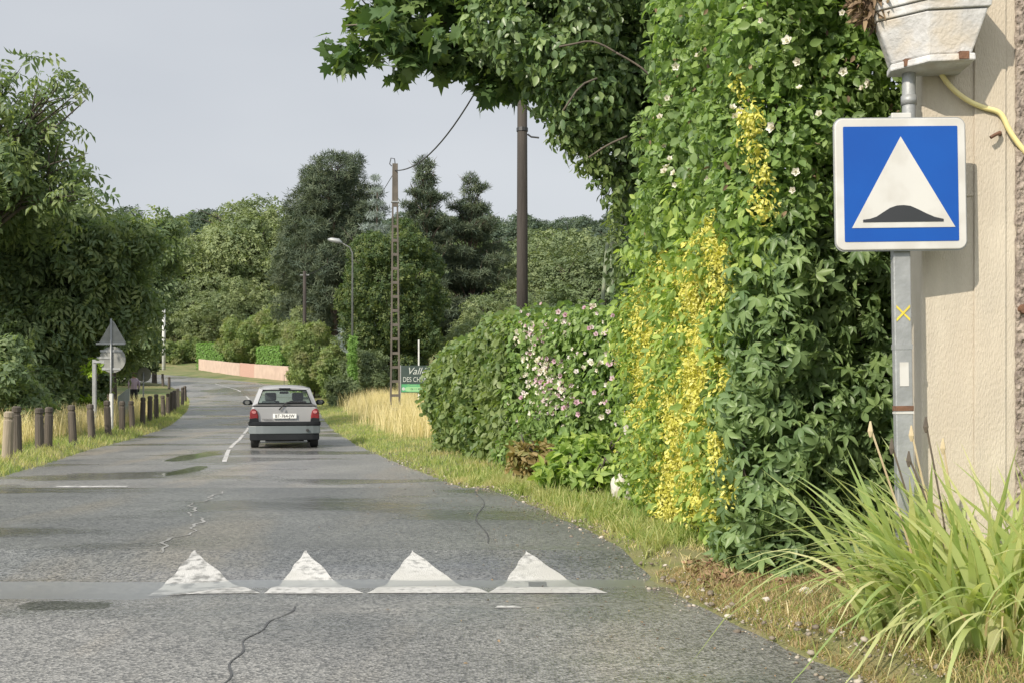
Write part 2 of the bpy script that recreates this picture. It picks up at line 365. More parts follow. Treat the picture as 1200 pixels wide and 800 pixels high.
def T_tuft(n=6):
    b = T_lo(1, .13, .0)
    return T_many(b, [(2 * math.pi * i / n, 0, 0, 1 - .2 * (i % 2), -.75 + .25 * (i % 3)) for i in range(n)])
def T_maple():
    pr = [(0, .0), (.16, -.12), (.42, -.02), (.30, .14), (.62, .34), (.36, .40), (.38, .62), (.14, .55), (0, 1.0)]
    o = [(x, y, .10 * x) for x, y in pr] + [(-x, y, .10 * x) for x, y in reversed(pr[1:-1])]
    o = [(x, y, z - .16 * y * y) for x, y, z in o]
    v = [(0, .28, -.02)] + o; n = len(o)
    return np.array(v), [(0, 1 + i, 1 + (i + 1) % n) for i in range(n)]
def T_spray():
    """a short twig with five small leaves: fills distant crowns"""
    b = T_lo(1, .55, .15)
    return T_many(b, [(0, 0, .4, .5, .2), (1.0, 0, .25, .45, .3), (-1.0, 0, .3, .45, .3), (2.2, .05, .05, .4, .2), (-2.0, -.05, .1, .4, .2)])
def instance(name, tmpl, P, N, T, size, m, parent=None, rng=None, rnd=None):
    """one mesh holding a template at every point P with normal N and tip direction T"""
    V, Fc = tmpl; n = len(P); k = len(V)
    N = N / np.linalg.norm(N, axis=1, keepdims=True)
    T = T - N * (T * N).sum(1, keepdims=True); T /= np.maximum(np.linalg.norm(T, axis=1, keepdims=True), 1e-6); X = np.cross(T, N)
    W = P[:, None, :] + size[:, None, None] * (V[None, :, 0:1] * X[:, None, :] + V[None, :, 1:2] * T[:, None, :] + V[None, :, 2:3] * N[:, None, :])
    me = bpy.data.meshes.new(name); me.vertices.add(n * k); me.vertices.foreach_set('co', W.reshape(-1).astype(np.float32))
    lt = np.array([len(f) for f in Fc]); flat = np.array([i for f in Fc for i in f])
    loops = (flat[None, :] + (np.arange(n) * k)[:, None]).reshape(-1)
    me.loops.add(len(loops)); me.loops.foreach_set('vertex_index', loops.astype(np.int32))
    tot = np.tile(lt, n); me.polygons.add(len(tot)); st = np.concatenate([[0], np.cumsum(tot)[:-1]])
    me.polygons.foreach_set('loop_start', st.astype(np.int32)); me.polygons.foreach_set('loop_total', tot.astype(np.int32))
    at_ = me.attributes.new('rnd', 'FLOAT', 'FACE')
    r = rng.random(n) if rnd is None else rnd
    at_.data.foreach_set('value', np.repeat(r, len(Fc)).astype(np.float32))
    me.materials.append(m); me.update(calc_edges=True)
    o = bpy.data.objects.new(name, me); C.objects.link(o); o.parent = parent
    return o
def shell_points(blobs, n, rng, shell=(.78, 1.03), cull=.72, keep=None):
    B = np.array(blobs, float)
    ar = (B[:, 3] * B[:, 4] + B[:, 4] * B[:, 5] + B[:, 3] * B[:, 5]); pr = ar / ar.sum()
    idx = rng.choice(len(B), size=n, p=pr)
    D = rng.normal(size=(n, 3)); D /= np.linalg.norm(D, axis=1, keepdims=True)
    q = rng.uniform(shell[0], shell[1], n)[:, None]
    P = B[idx, :3] + D * B[idx, 3:6] * q
    N = D / B[idx, 3:6]; N /= np.linalg.norm(N, axis=1, keepdims=True)
    ok = np.ones(n, bool)
    if cull:
        for j in range(len(B)):
            r = (((P - B[j, :3]) / (B[j, 3:6] * cull)) ** 2).sum(1)
            ok &= ~((r < 1) & (idx != j))
    if keep is not None: ok &= keep(P)
    return P[ok], N[ok]
def foliage(name, blobs, n, tmpl, size, m, parent=None, seed=1, out=.8, rand=.55, up=.25, droop=.6, shell=(.78, 1.03), cull=.72, keep=None, var=.35, clump=.0):
    rng = np.random.default_rng(seed)
    P, N0 = shell_points(blobs, n, rng, shell, cull, keep); k = len(P)
    N = N0 * out + rng.normal(size=(k, 3)) * rand + np.array([0, 0, up])
    T = N0 * .5 + rng.normal(size=(k, 3)) * .6 + np.array([0, 0, -droop])
    s = size * (1 + var * rng.uniform(-1, 1, k))
    rnd = rng.random(k)
    return instance(name, tmpl, P, N, T, s, m, parent, rng, rnd)
def lobes(rng, c, r, m, lr, zmin=-.6, flat=.8, inner=True, jit=.25):
    """lobes spread over an ellipsoid (c, r): the crown's uneven surface"""
    out = []
    if inner: out.append((*c, r[0] * .72, r[1] * .72, r[2] * .72))
    k = 0
    while k < m:
        d = rng.normal(size=3); d /= np.linalg.norm(d)
        if d[2] < zmin: continue
        q = rng.uniform(.62, .92); s = lr * rng.uniform(.65, 1.35)
        out.append((c[0] + d[0] * r[0] * q, c[1] + d[1] * r[1] * q, c[2] + d[2] * r[2] * q, s, s, s * flat)); k += 1
    return out
def trunk(parent, m, base, top, r0, r1, limbs=(), bend=.3, seed=1, name='trunk', twigs=1.0):
    rr = random.Random(seed); b = MB(); base, top = Vector(base), Vector(top); pts = []; rad = []
    for i in range(9):
        t = i / 8; p = base.lerp(top, t) + Vector((math.sin(t * 4 + seed) * bend * t * .6, math.cos(t * 3 + seed) * bend * t * .6, 0))
        pts.append(p); rad.append((r0 + (r1 - r0) * t) * (1.35 if i == 0 else 1))
    b.tube(pts, rad, 10)
    for (t, e, r) in limbs:
        s = pts[min(8, int(t * 8))]; e = Vector(e); mid = s.lerp(e, .5) + Vector((rr.uniform(-.2, .2), rr.uniform(-.2, .2), .18 * (e - s).length))
        q = [s, s.lerp(mid, .5) + Vector((0, 0, .03)), mid, mid.lerp(e, .5) + Vector((0, 0, .05)), e]
        b.tube(q, [r, r * .8, r * .6, r * .42, r * .15], 6)
        for _ in range(3):
            k = rr.choice([2, 3]); e2 = q[k] + ((e - s).normalized() * rr.uniform(.4, .9) * (e - s).length * .4 + Vector((rr.uniform(-1, 1), rr.uniform(-1, 1), rr.uniform(-.3, .6))) * (e - s).length * .25) * twigs
            b.tube([q[k], q[k].lerp(e2, .5) + Vector((0, 0, .08)), e2], [r * .4, r * .28, r * .08], 5)
    return b.build(name, m, parent, smooth=True)
def auto_limbs(rng, c, r, n, rad):
    out = []
    for i in range(n):
        a = 2 * math.pi * (i + rng.random()) / n; z = rng.uniform(-.35, .7)
        out.append((rng.uniform(.45, .85), (c[0] + math.cos(a) * r[0] * .75, c[1] + math.sin(a) * r[1] * .75, c[2] + z * r[2]), rad * rng.uniform(.7, 1.1)))
    return out
M['bark'] = mat('bark', (.10, .085, .065), (.17, .15, .12), 6, .95, .9, 18, stretch=(1, 1, .25))
M['bark_dark'] = mat('dark_bark', (.05, .042, .035), (.09, .075, .06), 6, .95, .9, 18, stretch=(1, 1, .25))
M['pine_bark'] = mat('pine_bark', (.13, .09, .065), (.08, .06, .05), 5, .95, .9, 14, stretch=(1, 1, .3))
G = lambda *c: [tuple(x) for x in c]
M['l_walnut'] = leafmat('walnut_leaf', G((0.072, 0.118, 0.050), (0.108, 0.156, 0.060), (0.174, 0.216, 0.072)), patch=(.085, .13, .05), ps=.5, trans=.30)
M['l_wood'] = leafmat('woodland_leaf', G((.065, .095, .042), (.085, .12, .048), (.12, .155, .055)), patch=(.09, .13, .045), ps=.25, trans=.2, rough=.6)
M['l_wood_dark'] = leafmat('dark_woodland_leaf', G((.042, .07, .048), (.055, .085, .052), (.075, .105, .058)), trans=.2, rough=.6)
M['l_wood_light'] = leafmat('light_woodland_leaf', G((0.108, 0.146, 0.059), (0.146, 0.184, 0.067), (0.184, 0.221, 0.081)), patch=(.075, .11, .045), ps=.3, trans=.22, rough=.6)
M['l_pine'] = leafmat('pine_needle', G((.040, .064, .042), (.058, .082, .044), (.085, .105, .05)), trans=.1, rough=.6)
M['l_spruce'] = leafmat('blue_spruce_needle', G((.14, .18, .17), (.20, .24, .22)), trans=.1, rough=.6)
M['l_round'] = leafmat('round_tree_leaf', G((0.032, 0.061, 0.018), (0.050, 0.086, 0.022), (0.108, 0.137, 0.025)), trans=.25)
M['l_shrub'] = leafmat('shrub_leaf', G((0.086, 0.138, 0.040), (0.127, 0.184, 0.046), (0.196, 0.253, 0.063)), patch=(.16, .17, .06), ps=.8, trans=.3)
M['l_hedge'] = leafmat('clipped_hedge_leaf', G((.09, .19, .025), (.13, .25, .03)), trans=.25)
M['l_lime'] = leafmat('lime_leaf', G((.20, .32, .03), (.30, .42, .05)), trans=.35)

# ------------------------------------------------------------------ far wood on the hill
rng = np.random.default_rng(5)
def proto_tree(name, m, seed, h, rx, n, lsize=.42, lr=1.0, m_l=34):
    g = np.random.default_rng(seed); root = empty(name)
    c, r = (0, 0, h * .56), (rx, rx * .95, h * .44)
    foliage('crown', lobes(g, c, r, m_l + 14, lr * rx * .26, -.75, .85), n, T_spray(), lsize, m, root, seed, out=.9, rand=.6, up=.35, droop=.3, cull=.8, shell=(.7, 1.2), var=.5)
    trunk(root, M['bark_dark'], (0, 0, -.8), (0, 0, h * .7), rx * .06, rx * .02, auto_limbs(g, c, r, 6, rx * .028), seed=seed)
    return root
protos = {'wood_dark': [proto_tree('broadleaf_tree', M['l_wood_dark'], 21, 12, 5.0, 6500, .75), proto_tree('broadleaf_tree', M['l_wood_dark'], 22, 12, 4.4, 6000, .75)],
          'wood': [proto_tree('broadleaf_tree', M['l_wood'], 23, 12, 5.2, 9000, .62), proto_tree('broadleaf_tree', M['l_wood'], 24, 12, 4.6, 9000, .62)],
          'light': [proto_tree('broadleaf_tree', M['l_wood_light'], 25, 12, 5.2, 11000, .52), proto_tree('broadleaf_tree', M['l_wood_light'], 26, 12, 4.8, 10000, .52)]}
used = set()
def place_tree(kind, x, y, h, wide=1.0, label=None, group=None, sink=.3, k=None, name=None, cat='tree'):
    k = rng.integers(len(protos[kind])) if k is None else k; p = protos[kind][k]
    if (kind, int(k)) in used: o = copy_tree(p)
    else: used.add((kind, int(k))); o = p
    if name: o.name = name
    o.location = (x, y, H(x, y) - sink); s = h / 12; o.scale = (s * wide, s * wide, s); o.rotation_euler = (0, 0, rng.uniform(0, 6.28))
    tag(o, label, cat, group); return o
GW = 'trees of the wood on the hill'
for Y, sp, kind in ((205, 8.5, 'wood_dark'), (186, 8.2, 'wood_dark'), (168, 8, 'wood_dark'), (152, 7.5, 'wood'), (138, 7.5, 'wood')):
    x = -Y * .46
    while x < Y * .15:
        px = 600 + x * 1200 / Y
        if px > 60:
            kd = kind; lab = {'wood_dark': 'dark green broadleaf tree in the distant wood on the hill ridge', 'wood': 'mid green broadleaf tree on the wooded hillside below the ridge'}[kind]
            hh = rng.uniform(10.5, 13.5)
            if Y <= 152 and px < 205: hh *= .75
            place_tree(kd, x + rng.uniform(-1.5, 1.5), Y + rng.uniform(-4, 4), hh, 1.15, lab, GW)
        x += sp * rng.uniform(.8, 1.2)
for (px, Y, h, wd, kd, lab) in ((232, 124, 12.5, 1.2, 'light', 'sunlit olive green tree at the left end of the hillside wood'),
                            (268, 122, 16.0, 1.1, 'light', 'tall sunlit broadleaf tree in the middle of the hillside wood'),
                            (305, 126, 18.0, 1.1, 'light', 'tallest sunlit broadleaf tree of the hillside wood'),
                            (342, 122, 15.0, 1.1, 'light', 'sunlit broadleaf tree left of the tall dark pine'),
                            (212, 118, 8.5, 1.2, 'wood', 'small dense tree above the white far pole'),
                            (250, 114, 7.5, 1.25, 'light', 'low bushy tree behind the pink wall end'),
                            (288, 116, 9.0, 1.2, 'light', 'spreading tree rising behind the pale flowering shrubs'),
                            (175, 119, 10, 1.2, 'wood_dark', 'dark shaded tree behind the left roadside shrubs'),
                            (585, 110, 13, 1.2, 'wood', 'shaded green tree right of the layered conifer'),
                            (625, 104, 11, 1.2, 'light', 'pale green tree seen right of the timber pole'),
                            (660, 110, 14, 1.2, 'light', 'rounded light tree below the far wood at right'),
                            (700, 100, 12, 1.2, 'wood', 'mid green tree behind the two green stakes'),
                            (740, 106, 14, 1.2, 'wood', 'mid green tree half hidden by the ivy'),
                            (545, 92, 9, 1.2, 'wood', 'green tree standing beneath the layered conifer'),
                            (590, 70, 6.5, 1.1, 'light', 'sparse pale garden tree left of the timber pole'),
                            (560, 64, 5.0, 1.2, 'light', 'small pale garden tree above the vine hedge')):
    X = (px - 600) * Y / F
    place_tree(kd, X, Y, h, wd, lab, 'separate trees in the middle distance')

# ------------------------------------------------------------------ conifers
def pine(name, px, Y, ytop, rx, m, label, style, seed, n=9000, zb=0.0, size=.5):
    g = np.random.default_rng(seed); X = (px - 600) * Y / F; zg = H(X, Y); ztop = at(px, ytop, Y).z; h = ztop - zg
    root = empty(name, (X, Y, zg - .2)); tag(root, label, 'tree')
    bl, limbs = [], []
    if style == 'cloud':
        for i in range(64):
            t = g.uniform(.25, 1); a = g.uniform(0, 6.28); q = rx * (math.sin(min(1, (1.04 - t) * 1.9) * 1.57)) * g.uniform(.25, 1)
            s = rx * g.uniform(.13, .34); bl.append((math.cos(a) * q, math.sin(a) * q, h * t - s * .6, s * 1.1, s * 1.1, s * .75))
            if i % 3 == 0: limbs.append((min(.98, t - .08), bl[-1][:3], .1))
    elif style == 'tier':
        k = 0
        for i in range(11):
            t = .22 + .78 * i / 10; q = rx * (1.06 - t) ** .75 * 1.25
            for j in range(7 if t < .9 else 3):
                a = j * 6.28 / 7 + i * .7 + g.uniform(-.4, .4); l = q * g.uniform(.4, 1.25); t = .22 + .78 * min(1, max(0, (i + g.uniform(-.6, .6)) / 10))
                for e in (.45, .8, 1.0):
                    s = rx * .26 * (1.18 - t) ** .6 * (1.15 - .45 * e) * g.uniform(.5, 1.2); bl.append((math.cos(a) * l * e, math.sin(a) * l * e, h * t - .15 + .25 * e * e * (l / rx) * 2 - s * .2, s * 1.25, s * 1.25, s * .36))
                limbs.append((min(.97, t - .03), bl[-1][:3], .07))
    else:
        for i in range(16):
            t = .12 + .88 * i / 15; q = rx * (1.03 - t)
            for j in range(9):
                a = j * .7 + i * .35; l = q * g.uniform(.75, 1.05); s = max(.18, q * .36)
                bl.append((math.cos(a) * l, math.sin(a) * l, h * t - l * .3, s, s, s * .5))
    if style == 'tier': bl += [(0, 0, h * q, .45 + (1 - q) * 2.2, .45 + (1 - q) * 2.2, .5) for q in (.80, .86, .91, .95, .99)]
    foliage('crown', bl, n, T_tuft(6), size, m, root, seed, out=.8, rand=.5, up=.8, droop=-.6, cull=.8, shell=(.6, 1.3), var=.5)
    trunk(root, M['pine_bark'], (0, 0, -.3), (0, 0, h * .93), .38 if style != 'cone' else .2, .03, limbs, bend=.2, seed=seed)
    return root
pine('pine_tree', 392, 85, 180, 4.3, M['l_pine'], 'tall dark pine with a dense billowing crown left of the blue spruce', 'cloud', 3, 16000, size=.42)
pine('pine_tree', 366, 88, 190, 3.4, M['l_pine'], 'lower dark pine at the left shoulder of the tall pine', 'cloud', 13, 8000, size=.42)
pine('pine_tree', 416, 90, 180, 3.2, M['l_pine'], 'dark pine between the tall pine and the blue spruce', 'cloud', 14, 8000, size=.42)
pine('spruce_tree', 440, 74, 205, 2.8, M['l_spruce'], 'slim silvery blue spruce behind the round leafy tree', 'cone', 4, 9000, size=.34)
pine('cedar_tree', 497, 80, 188, 3.4, M['l_pine'], 'dark conifer with layered branches just right of the concrete pole', 'tier', 6, 13000, size=.42)
pine('cedar_tree', 552, 84, 205, 4.6, M['l_pine'], 'wide dark conifer with open layered branches left of the timber pole', 'tier', 8, 14000, size=.42)

# ------------------------------------------------------------------ middle distance trees and shrubs
def bush(name, x, y, rx, ry, h, m, label, seed, n=5000, size=.3, m_l=16, group=None, tm=None, z0=-.1, cat='shrub', lr=.32, twig=True):
    g = np.random.default_rng(seed); root = empty(name, (x, y, H(x, y) + z0)); tag(root, label, cat, group)
    c, r = (0, 0, h * .48), (rx, ry, h * .5)
    foliage('foliage', lobes(g, c, r, m_l, lr * min(rx, h * .5), -.9, .85), n, tm or T_spray(), size, m, root, seed, up=.3, droop=.2, cull=.78)
    if twig: trunk(root, M['bark_dark'], (0, 0, -.2), (0, 0, h * .6), .07, .02, auto_limbs(g, c, r, 6, .03), bend=.1, seed=seed, name='stem')
    return root
# the round leafy tree
g = np.random.default_rng(41); X = (460 - 600) * 60 / F; rt = empty('leafy_tree', (X, 60, H(X, 60))); tag(rt, 'big egg-shaped dense tree, sunlit on its left, behind the concrete pole', 'tree')
foliage('crown', lobes(g, (0, 0, 5.6), (3.1, 3.0, 4.9), 90, .62, -.95, 1.1), 26000, T_spray(), .33, M['l_round'], rt, 41, out=.8, rand=.5, up=.2, droop=-.5, cull=.8)
trunk(rt, M['bark_dark'], (0, 0, -.3), (0, 0, 7), .25, .06, auto_limbs(g, (0, 0, 5.6), (3.1, 3, 4.9), 8, .08), seed=4)
def pxX(px, Y): return (px - 600) * Y / F
bush('shrub', pxX(368, 62), 62, 1.75, 1.6, 5.0, M['l_shrub'], 'tall bright green shrub at the bend just above the car', 51, 9000, .28, 40)
bush('shrub', pxX(392, 59), 59, 1.2, 1.2, 3.4, M['l_shrub'], 'medium shrub right of the bright roadside shrub', 52, 5000, .28, 24)
bush('shrub', pxX(428, 57), 57, 1.5, 1.3, 3.2, M['l_wood'], 'dark shrub around the foot of the street lamp', 53, 6000, .28, 26)
bush('shrub', pxX(400, 54), 54, .8, .8, 1.9, M['l_wood'], 'low green shrub in dry grass at the lamp foot', 54, 3000, .24, 16)
bush('shrub', pxX(286, 96), 96, 2.4, 2, 5.6, M['l_shrub'], 'pale green rounded shrub behind the pink wall', 55, 8000, .36, 30)
bush('shrub', pxX(330, 92), 92, 2.6, 2.2, 6.4, M['l_shrub'], 'pale green tall shrub right of the rounded one, above the clipped hedge', 56, 9000, .36, 30)
bush('shrub', pxX(358, 84), 84, 2.0, 2.0, 6.0, M['l_wood_light'], 'pale shrub at the foot of the brown pole', 57, 7000, .36, 26)
k = 0
for px in (120, 142, 163, 182, 203, 222):
    bush('shrub', pxX(px, 109), 109 + (k % 2), 1.5, 1.2, 2.4 + .3 * (k % 3), M['l_shrub'],
         ['dark low shrub', 'first low shrub', 'second low shrub', 'third low shrub', 'fourth low shrub', 'fifth low shrub'][k] + ' of the row beyond the far road, counted from the left',
         60 + k, 3000, .34, 14, 'row of shrubs beyond the far road'); k += 1
def hedge_box(name, cx, cy, wx, wy, h, rot, m, label, seed, n):
    root = empty(name, (cx, cy, H(cx, cy) + .1), rot); tag(root, label, 'hedge')
    g = np.random.default_rng(seed); P, N = [], []
    area = [(wx * h, 0), (wx * h, 1), (wy * h, 2), (wy * h, 3), (wx * wy, 4)]; tot = sum(a for a, _ in area)
    for a, f in area:
        q = int(n * a / tot); u = g.uniform(-1, 1, q); v = g.uniform(-1, 1, q); o = np.ones(q); j = g.normal(0, .035, q)
        if f < 2: s = -1 if f == 0 else 1; P.append(np.stack([u * wx / 2, s * (wy / 2 + j), (v + 1) * h / 2], 1)); N.append(np.stack([0 * o, s * o, 0 * o], 1))
        elif f < 4: s = -1 if f == 2 else 1; P.append(np.stack([s * (wx / 2 + j), u * wy / 2, (v + 1) * h / 2], 1)); N.append(np.stack([s * o, 0 * o, 0 * o], 1))
        else: P.append(np.stack([u * wx / 2, v * wy / 2, h + j], 1)); N.append(np.stack([0 * o, 0 * o, o], 1))
    P = np.concatenate(P); N = np.concatenate(N); k = len(P)
    instance('foliage', T_lo(), P, N + g.normal(0, .35, (k, 3)), g.normal(0, 1, (k, 3)), g.uniform(.12, .24, k), m, root, g)
    b = MB(); b.box(-wx / 2 + .08, wx / 2 - .08, -wy / 2 + .08, wy / 2 - .08, .0, h - .08); b.build('inner_branches', M['bark_dark'], root)
hedge_box('clipped_hedge', pxX(322, 83), 83, 3.2, 1.2, 2.3, R(-40), M['l_hedge'], 'square clipped bright green hedge over the right half of the pink wall', 71, 6000)
hedge_box('clipped_hedge', pxX(251, 100.5), 100.5, 3.0, 1.4, 2.4, R(-20), M['l_hedge'], 'square clipped green hedge over the left end of the pink wall', 72, 6000)

# pink garden wall
M['pinkwall'] = mat('pink_render', (.47, .36, .285), (.40, .30, .24), 2, .9, .3, 30)
M['brickpink'] = mat('pink_brick', (.38, .23, .18), (.44, .28, .22), 12, .9, .3, 40)
pw = empty('garden_wall', (0, 0, 0)); tag(pw, 'long low pink garden wall beyond the bend', 'wall')
PA = [(-16.2, 74.6), (-20.3, 81), (-22.4, 84.6), (-30.2, 99)]
def wall_piece(a, b, h, name, m, th=.2):
    n = 6; mb = MB(); d = Vector((b[0] - a[0], b[1] - a[1], 0)).normalized(); nn_ = Vector((-d.y, d.x, 0)) * th / 2; vs = []
    for i in range(n + 1):
        x = a[0] + (b[0] - a[0]) * i / n; y = a[1] + (b[1] - a[1]) * i / n; z = H(x, y)
        for s in (-1, 1): vs += [(x + nn_.x * s, y + nn_.y * s, z - .3), (x + nn_.x * s, y + nn_.y * s, z + h)]
    fs = []
    for i in range(n):
        o = i * 4; fs += [(o, o + 4, o + 5, o + 1), (o + 2, o + 3, o + 7, o + 6), (o + 1, o + 5, o + 7, o + 3)]
    fs += [(0, 1, 3, 2), (n * 4, n * 4 + 2, n * 4 + 3, n * 4 + 1)]
    mb.add(vs, fs).build(name, m, pw)
wall_piece(PA[0], PA[1], 1.05, 'wall_panel', M['pinkwall']); wall_piece(PA[1], PA[2], 1.08, 'gate_panel', M['brickpink'], .14); wall_piece(PA[2], PA[3], 1.05, 'wall_panel', M['pinkwall'])

# ------------------------------------------------------------------ left walnut trees
def walnut(px, Y, blobs, n, label, seed, r0=.22, h=8, size=.5):
    X = pxX(px, Y); zg = H(X, Y); root = empty('walnut_tree', (X, Y, zg)); tag(root, label, 'tree')
    g = np.random.default_rng(seed); bl = []
    for (qx, qy, dd, r, m_l) in blobs:
        c = at(qx, qy, Y + dd) - Vector((X, Y, zg)); bl += lobes(g, tuple(c), (r, r, r * .85), m_l, r * .34, -.9, .7, inner=False)
    foliage('crown', bl, n, T_pinnate(), size, M['l_walnut'], root, seed, out=.5, rand=.55, up=.5, droop=.9, cull=.55, shell=(.6, 1.08))
    limbs = [(.35 + .5 * i / len(blobs), at(q[0], q[1], Y + q[2]) - Vector((X, Y, zg)), .09) for i, q in enumerate(blobs)]
    ext = []
    for q in blobs:
        c = at(q[0], q[1], Y + q[2]) - Vector((X, Y, zg)); ext.append((.7, c + Vector((q[3] * .35, -.3, q[3] * .1)), .05))
    trunk(root, M['bark_dark'], (0, 0, -.3), (0, 0, h), r0, .06, limbs + ext, bend=.4, seed=seed, twigs=.45)
    return root
walnut(-70, 30, [(15, 118, 0, 1.2, 10), (70, 100, -.5, .75, 6), (100, 118, -.3, .4, 3), (-40, 230, .5, 2.6, 22), (50, 200, 0, 1.2, 9), (100, 185, -.3, .6, 4), (0, 180, 0, 1.6, 12), (92, 235, -.5, .9, 7), (-90, 190, 0, 2.6, 18), (60, 150, 0, .7, 4), (20, 85, 0, .8, 5)], 3600,
       'tall walnut tree with an open airy crown at the left edge', 81, .3, 7.5)
walnut(30, 35, [(10, 300, 0, 2.4, 24), (90, 290, 0, 1.9, 20), (60, 365, 0, 2.1, 22), (140, 300, 0, 1.5, 16), (0, 400, -1, 2.2, 22), (120, 350, 1, 1.5, 16), (30, 440, -1, 1.3, 14)], 10000,
       'low dense walnut tree whose branches reach over the round sign', 82, .26, 5.5)
walnut(130, 44, [(170, 285, 0, 1.5, 16), (160, 335, 0, 1.2, 14), (195, 262, 0, .7, 8), (120, 350, 0, 2.2, 20), (60, 330, 2, 3.0, 20), (90, 400, 1, 2.2, 18), (150, 385, 0, 1.4, 12)], 9000,
       'farther walnut tree with drooping leaves whose crown ends above the far pole', 83, .26, 6)
bush('shrub', pxX(20, 33), 33, 1.9, 1.4, 2.0, M['l_walnut'], 'dark undergrowth shrub behind the nearest bollards', 85, 4500, .35, 18)
bush('shrub', pxX(75, 38), 38, 1.8, 1.4, 2.3, M['l_walnut'], 'dark undergrowth shrub left of the grey signs', 86, 4500, .35, 18)
bush('shrub', pxX(-30, 27), 27, 2.2, 1.6, 2.6, M['l_walnut'], 'dark shrub at the very left edge of the verge', 84, 4500, .35, 18)
bush('shrub', pxX(98, 35), 35, .7, .6, 1.1, M['l_lime'], 'small lime green bush in dry grass by the short grey post', 87, 900, .3, 8)
bush('shrub', pxX(112, 33.2), 33.2, .25, .25, .5, M['l_lime'], 'tuft of lime leaves above the short grey post', 88, 120, .28, 4, z0=1.75, twig=True)
bush('shrub', pxX(60, 62), 62, 4.5, 2, 5, M['l_wood'], 'wide dark shrub bank far behind the walnut trees', 89, 7000, .4, 24)
bush('shrub', pxX(140, 70), 70, 2.6, 1.8, 4, M['l_wood'], 'dark shrub mass behind the round sign back', 90, 5000, .4, 20)

# ------------------------------------------------------------------ utility poles, lamp, wires
M['timber'] = mat('creosoted_timber', (.022, .018, .015), (.045, .037, .03), 4, .85, .7, 22, stretch=(1, 1, .12))
M['concrete'] = mat('concrete', (.115, .10, .083), (.085, .075, .063), 3, .9, .5, 30)
M['galv'] = mat('galvanised_metal', (.30, .31, .31), (.24, .25, .25), 7, .5, .15, 40, metal=.3)
M['lamppost'] = mat('dark_lamp_post', (.11, .115, .11), (.08, .085, .08), 5, .6)
M['black'] = mat('black_plastic', (.02, .02, .022), (.03, .03, .03), 5, .5)
M['whitepole'] = mat('pale_pole', (.55, .56, .54), (.47, .48, .46), 3, .8, .2)
X = pxX(612, 23); z0 = H(X, 23)
tp = empty('timber_pole', (X, 23, z0)); tag(tp, 'dark round timber utility pole rising behind the pink rose hedge', 'utility pole')
MB().tube([(0, 0, -.3), (0, 0, 4), (0, 0, 10.2)], [.145, .125, .10], 14).build('pole', M['timber'], tp, smooth=True)
MB().tube([(.12, 0, 7.1 - z0), (.2, 0, 7.04 - z0), (.38, 0, 7.02 - z0)], .02, 6).tube([(0, 0, 7.16 - z0), (0, 0, 7.24 - z0)], .13, 12).build('bracket', M['black'], tp)
Yc = 38; X = pxX(463, Yc); zg = H(X, Yc)
cp = empty('concrete_pole', (X, Yc, zg), R(8)); tag(cp, 'tall concrete ladder-frame utility pole in the dry verge', 'utility pole')
hc = at(463, 192, Yc).z - zg; b = MB()
def leg_x(z): return .20 - .10 * z / hc
for s in (-1, 1):
    b = MB(); b.add([(s * (leg_x(-.3) - .07), -.07, -.3), (s * leg_x(-.3), -.07, -.3), (s * leg_x(-.3), .07, -.3), (s * (leg_x(-.3) - .07), .07, -.3),
           (s * (leg_x(hc) - .06), -.05, hc), (s * leg_x(hc), -.05, hc), (s * leg_x(hc), .05, hc), (s * (leg_x(hc) - .06), .05, hc)],
          [(0, 3, 2, 1), (4, 5, 6, 7), (0, 1, 5, 4), (1, 2, 6, 5), (2, 3, 7, 6), (3, 0, 4, 7)])
    b.build('upright', M['concrete'], cp, bevel=.008)
z = .4
while z < hc - 2.0: MB().box(-leg_x(z) + .05, leg_x(z) - .05, -.055, .055, z, z + .10).build('rung', M['concrete'], cp); z += .52
MB().box(-.065, .065, -.044, .044, hc - 1.6, hc - .004).build('solid_head', M['concrete'], cp)
MB().tube([(0, 0, hc), (-.02, 0, hc + .18), (-.15, 0, hc + .2), (-.2, 0, hc - .02), (-.12, 0, hc - .1)], .018, 6).build('cable_bracket', M['black'], cp)
MB().box(-.15, .15, -.08, .08, hc - 1.45, hc - 1.40).build('steel_strap', M['galv'], cp)
X = pxX(413, 55); zg = H(X, 55); zt = at(413, 290, 55).z - zg
sl = empty('street_lamp', (X, 55, zg)); tag(sl, 'thin metal street lamp with a pale head reaching left', 'street lamp')
MB().tube([(0, 0, -.2), (0, 0, zt - .3), (-.15, 0, zt), (-.6, 0, zt + .25)], [.07, .045, .035, .03], 8).build('post', M['lamppost'], sl, smooth=True)
MB().tube([(-.55, 0, zt + .22), (-.75, 0, zt + .33), (-1.15, 0, zt + .40), (-1.32, 0, zt + .42)], [.06, .14, .12, .05], 10).build('lamp_head', M['galv'], sl, smooth=True)
foliage('ivy', [(0, 0, z, .22, .22, .4) for z in (1.2, 1.9, 2.6, 3.3)], 900, T_spray(), .22, M['l_hedge'], sl, 91)
for (px, Y, yt, yb, r, m, lab, nm) in ((357, 78, 318, 380, .13, M['timber'], 'slender brown timber pole rising above the pale shrubs', 'utility_pole'),
                                       (192, 99, 346, 430, .15, M['whitepole'], 'pale concrete pole beyond the far road left of the wood', 'utility_pole')):
    X = pxX(px, Y); zg = H(X, Y); h = at(px, yt, Y).z - zg
    o = empty(nm, (X, Y, zg)); tag(o, lab, 'utility pole')
    MB().tube([(0, 0, -.3), (0, 0, h)], [r * 1.2, r], 10).build('pole', m, o, smooth=True)
    MB().tube([(-.35, 0, h - .3), (.35, 0, h - .3)], .035, 6).build('cross_bar', M['galv'], o)
M['cable'] = mat('cable', (.03, .03, .032), (.04, .04, .04), 4, .6)
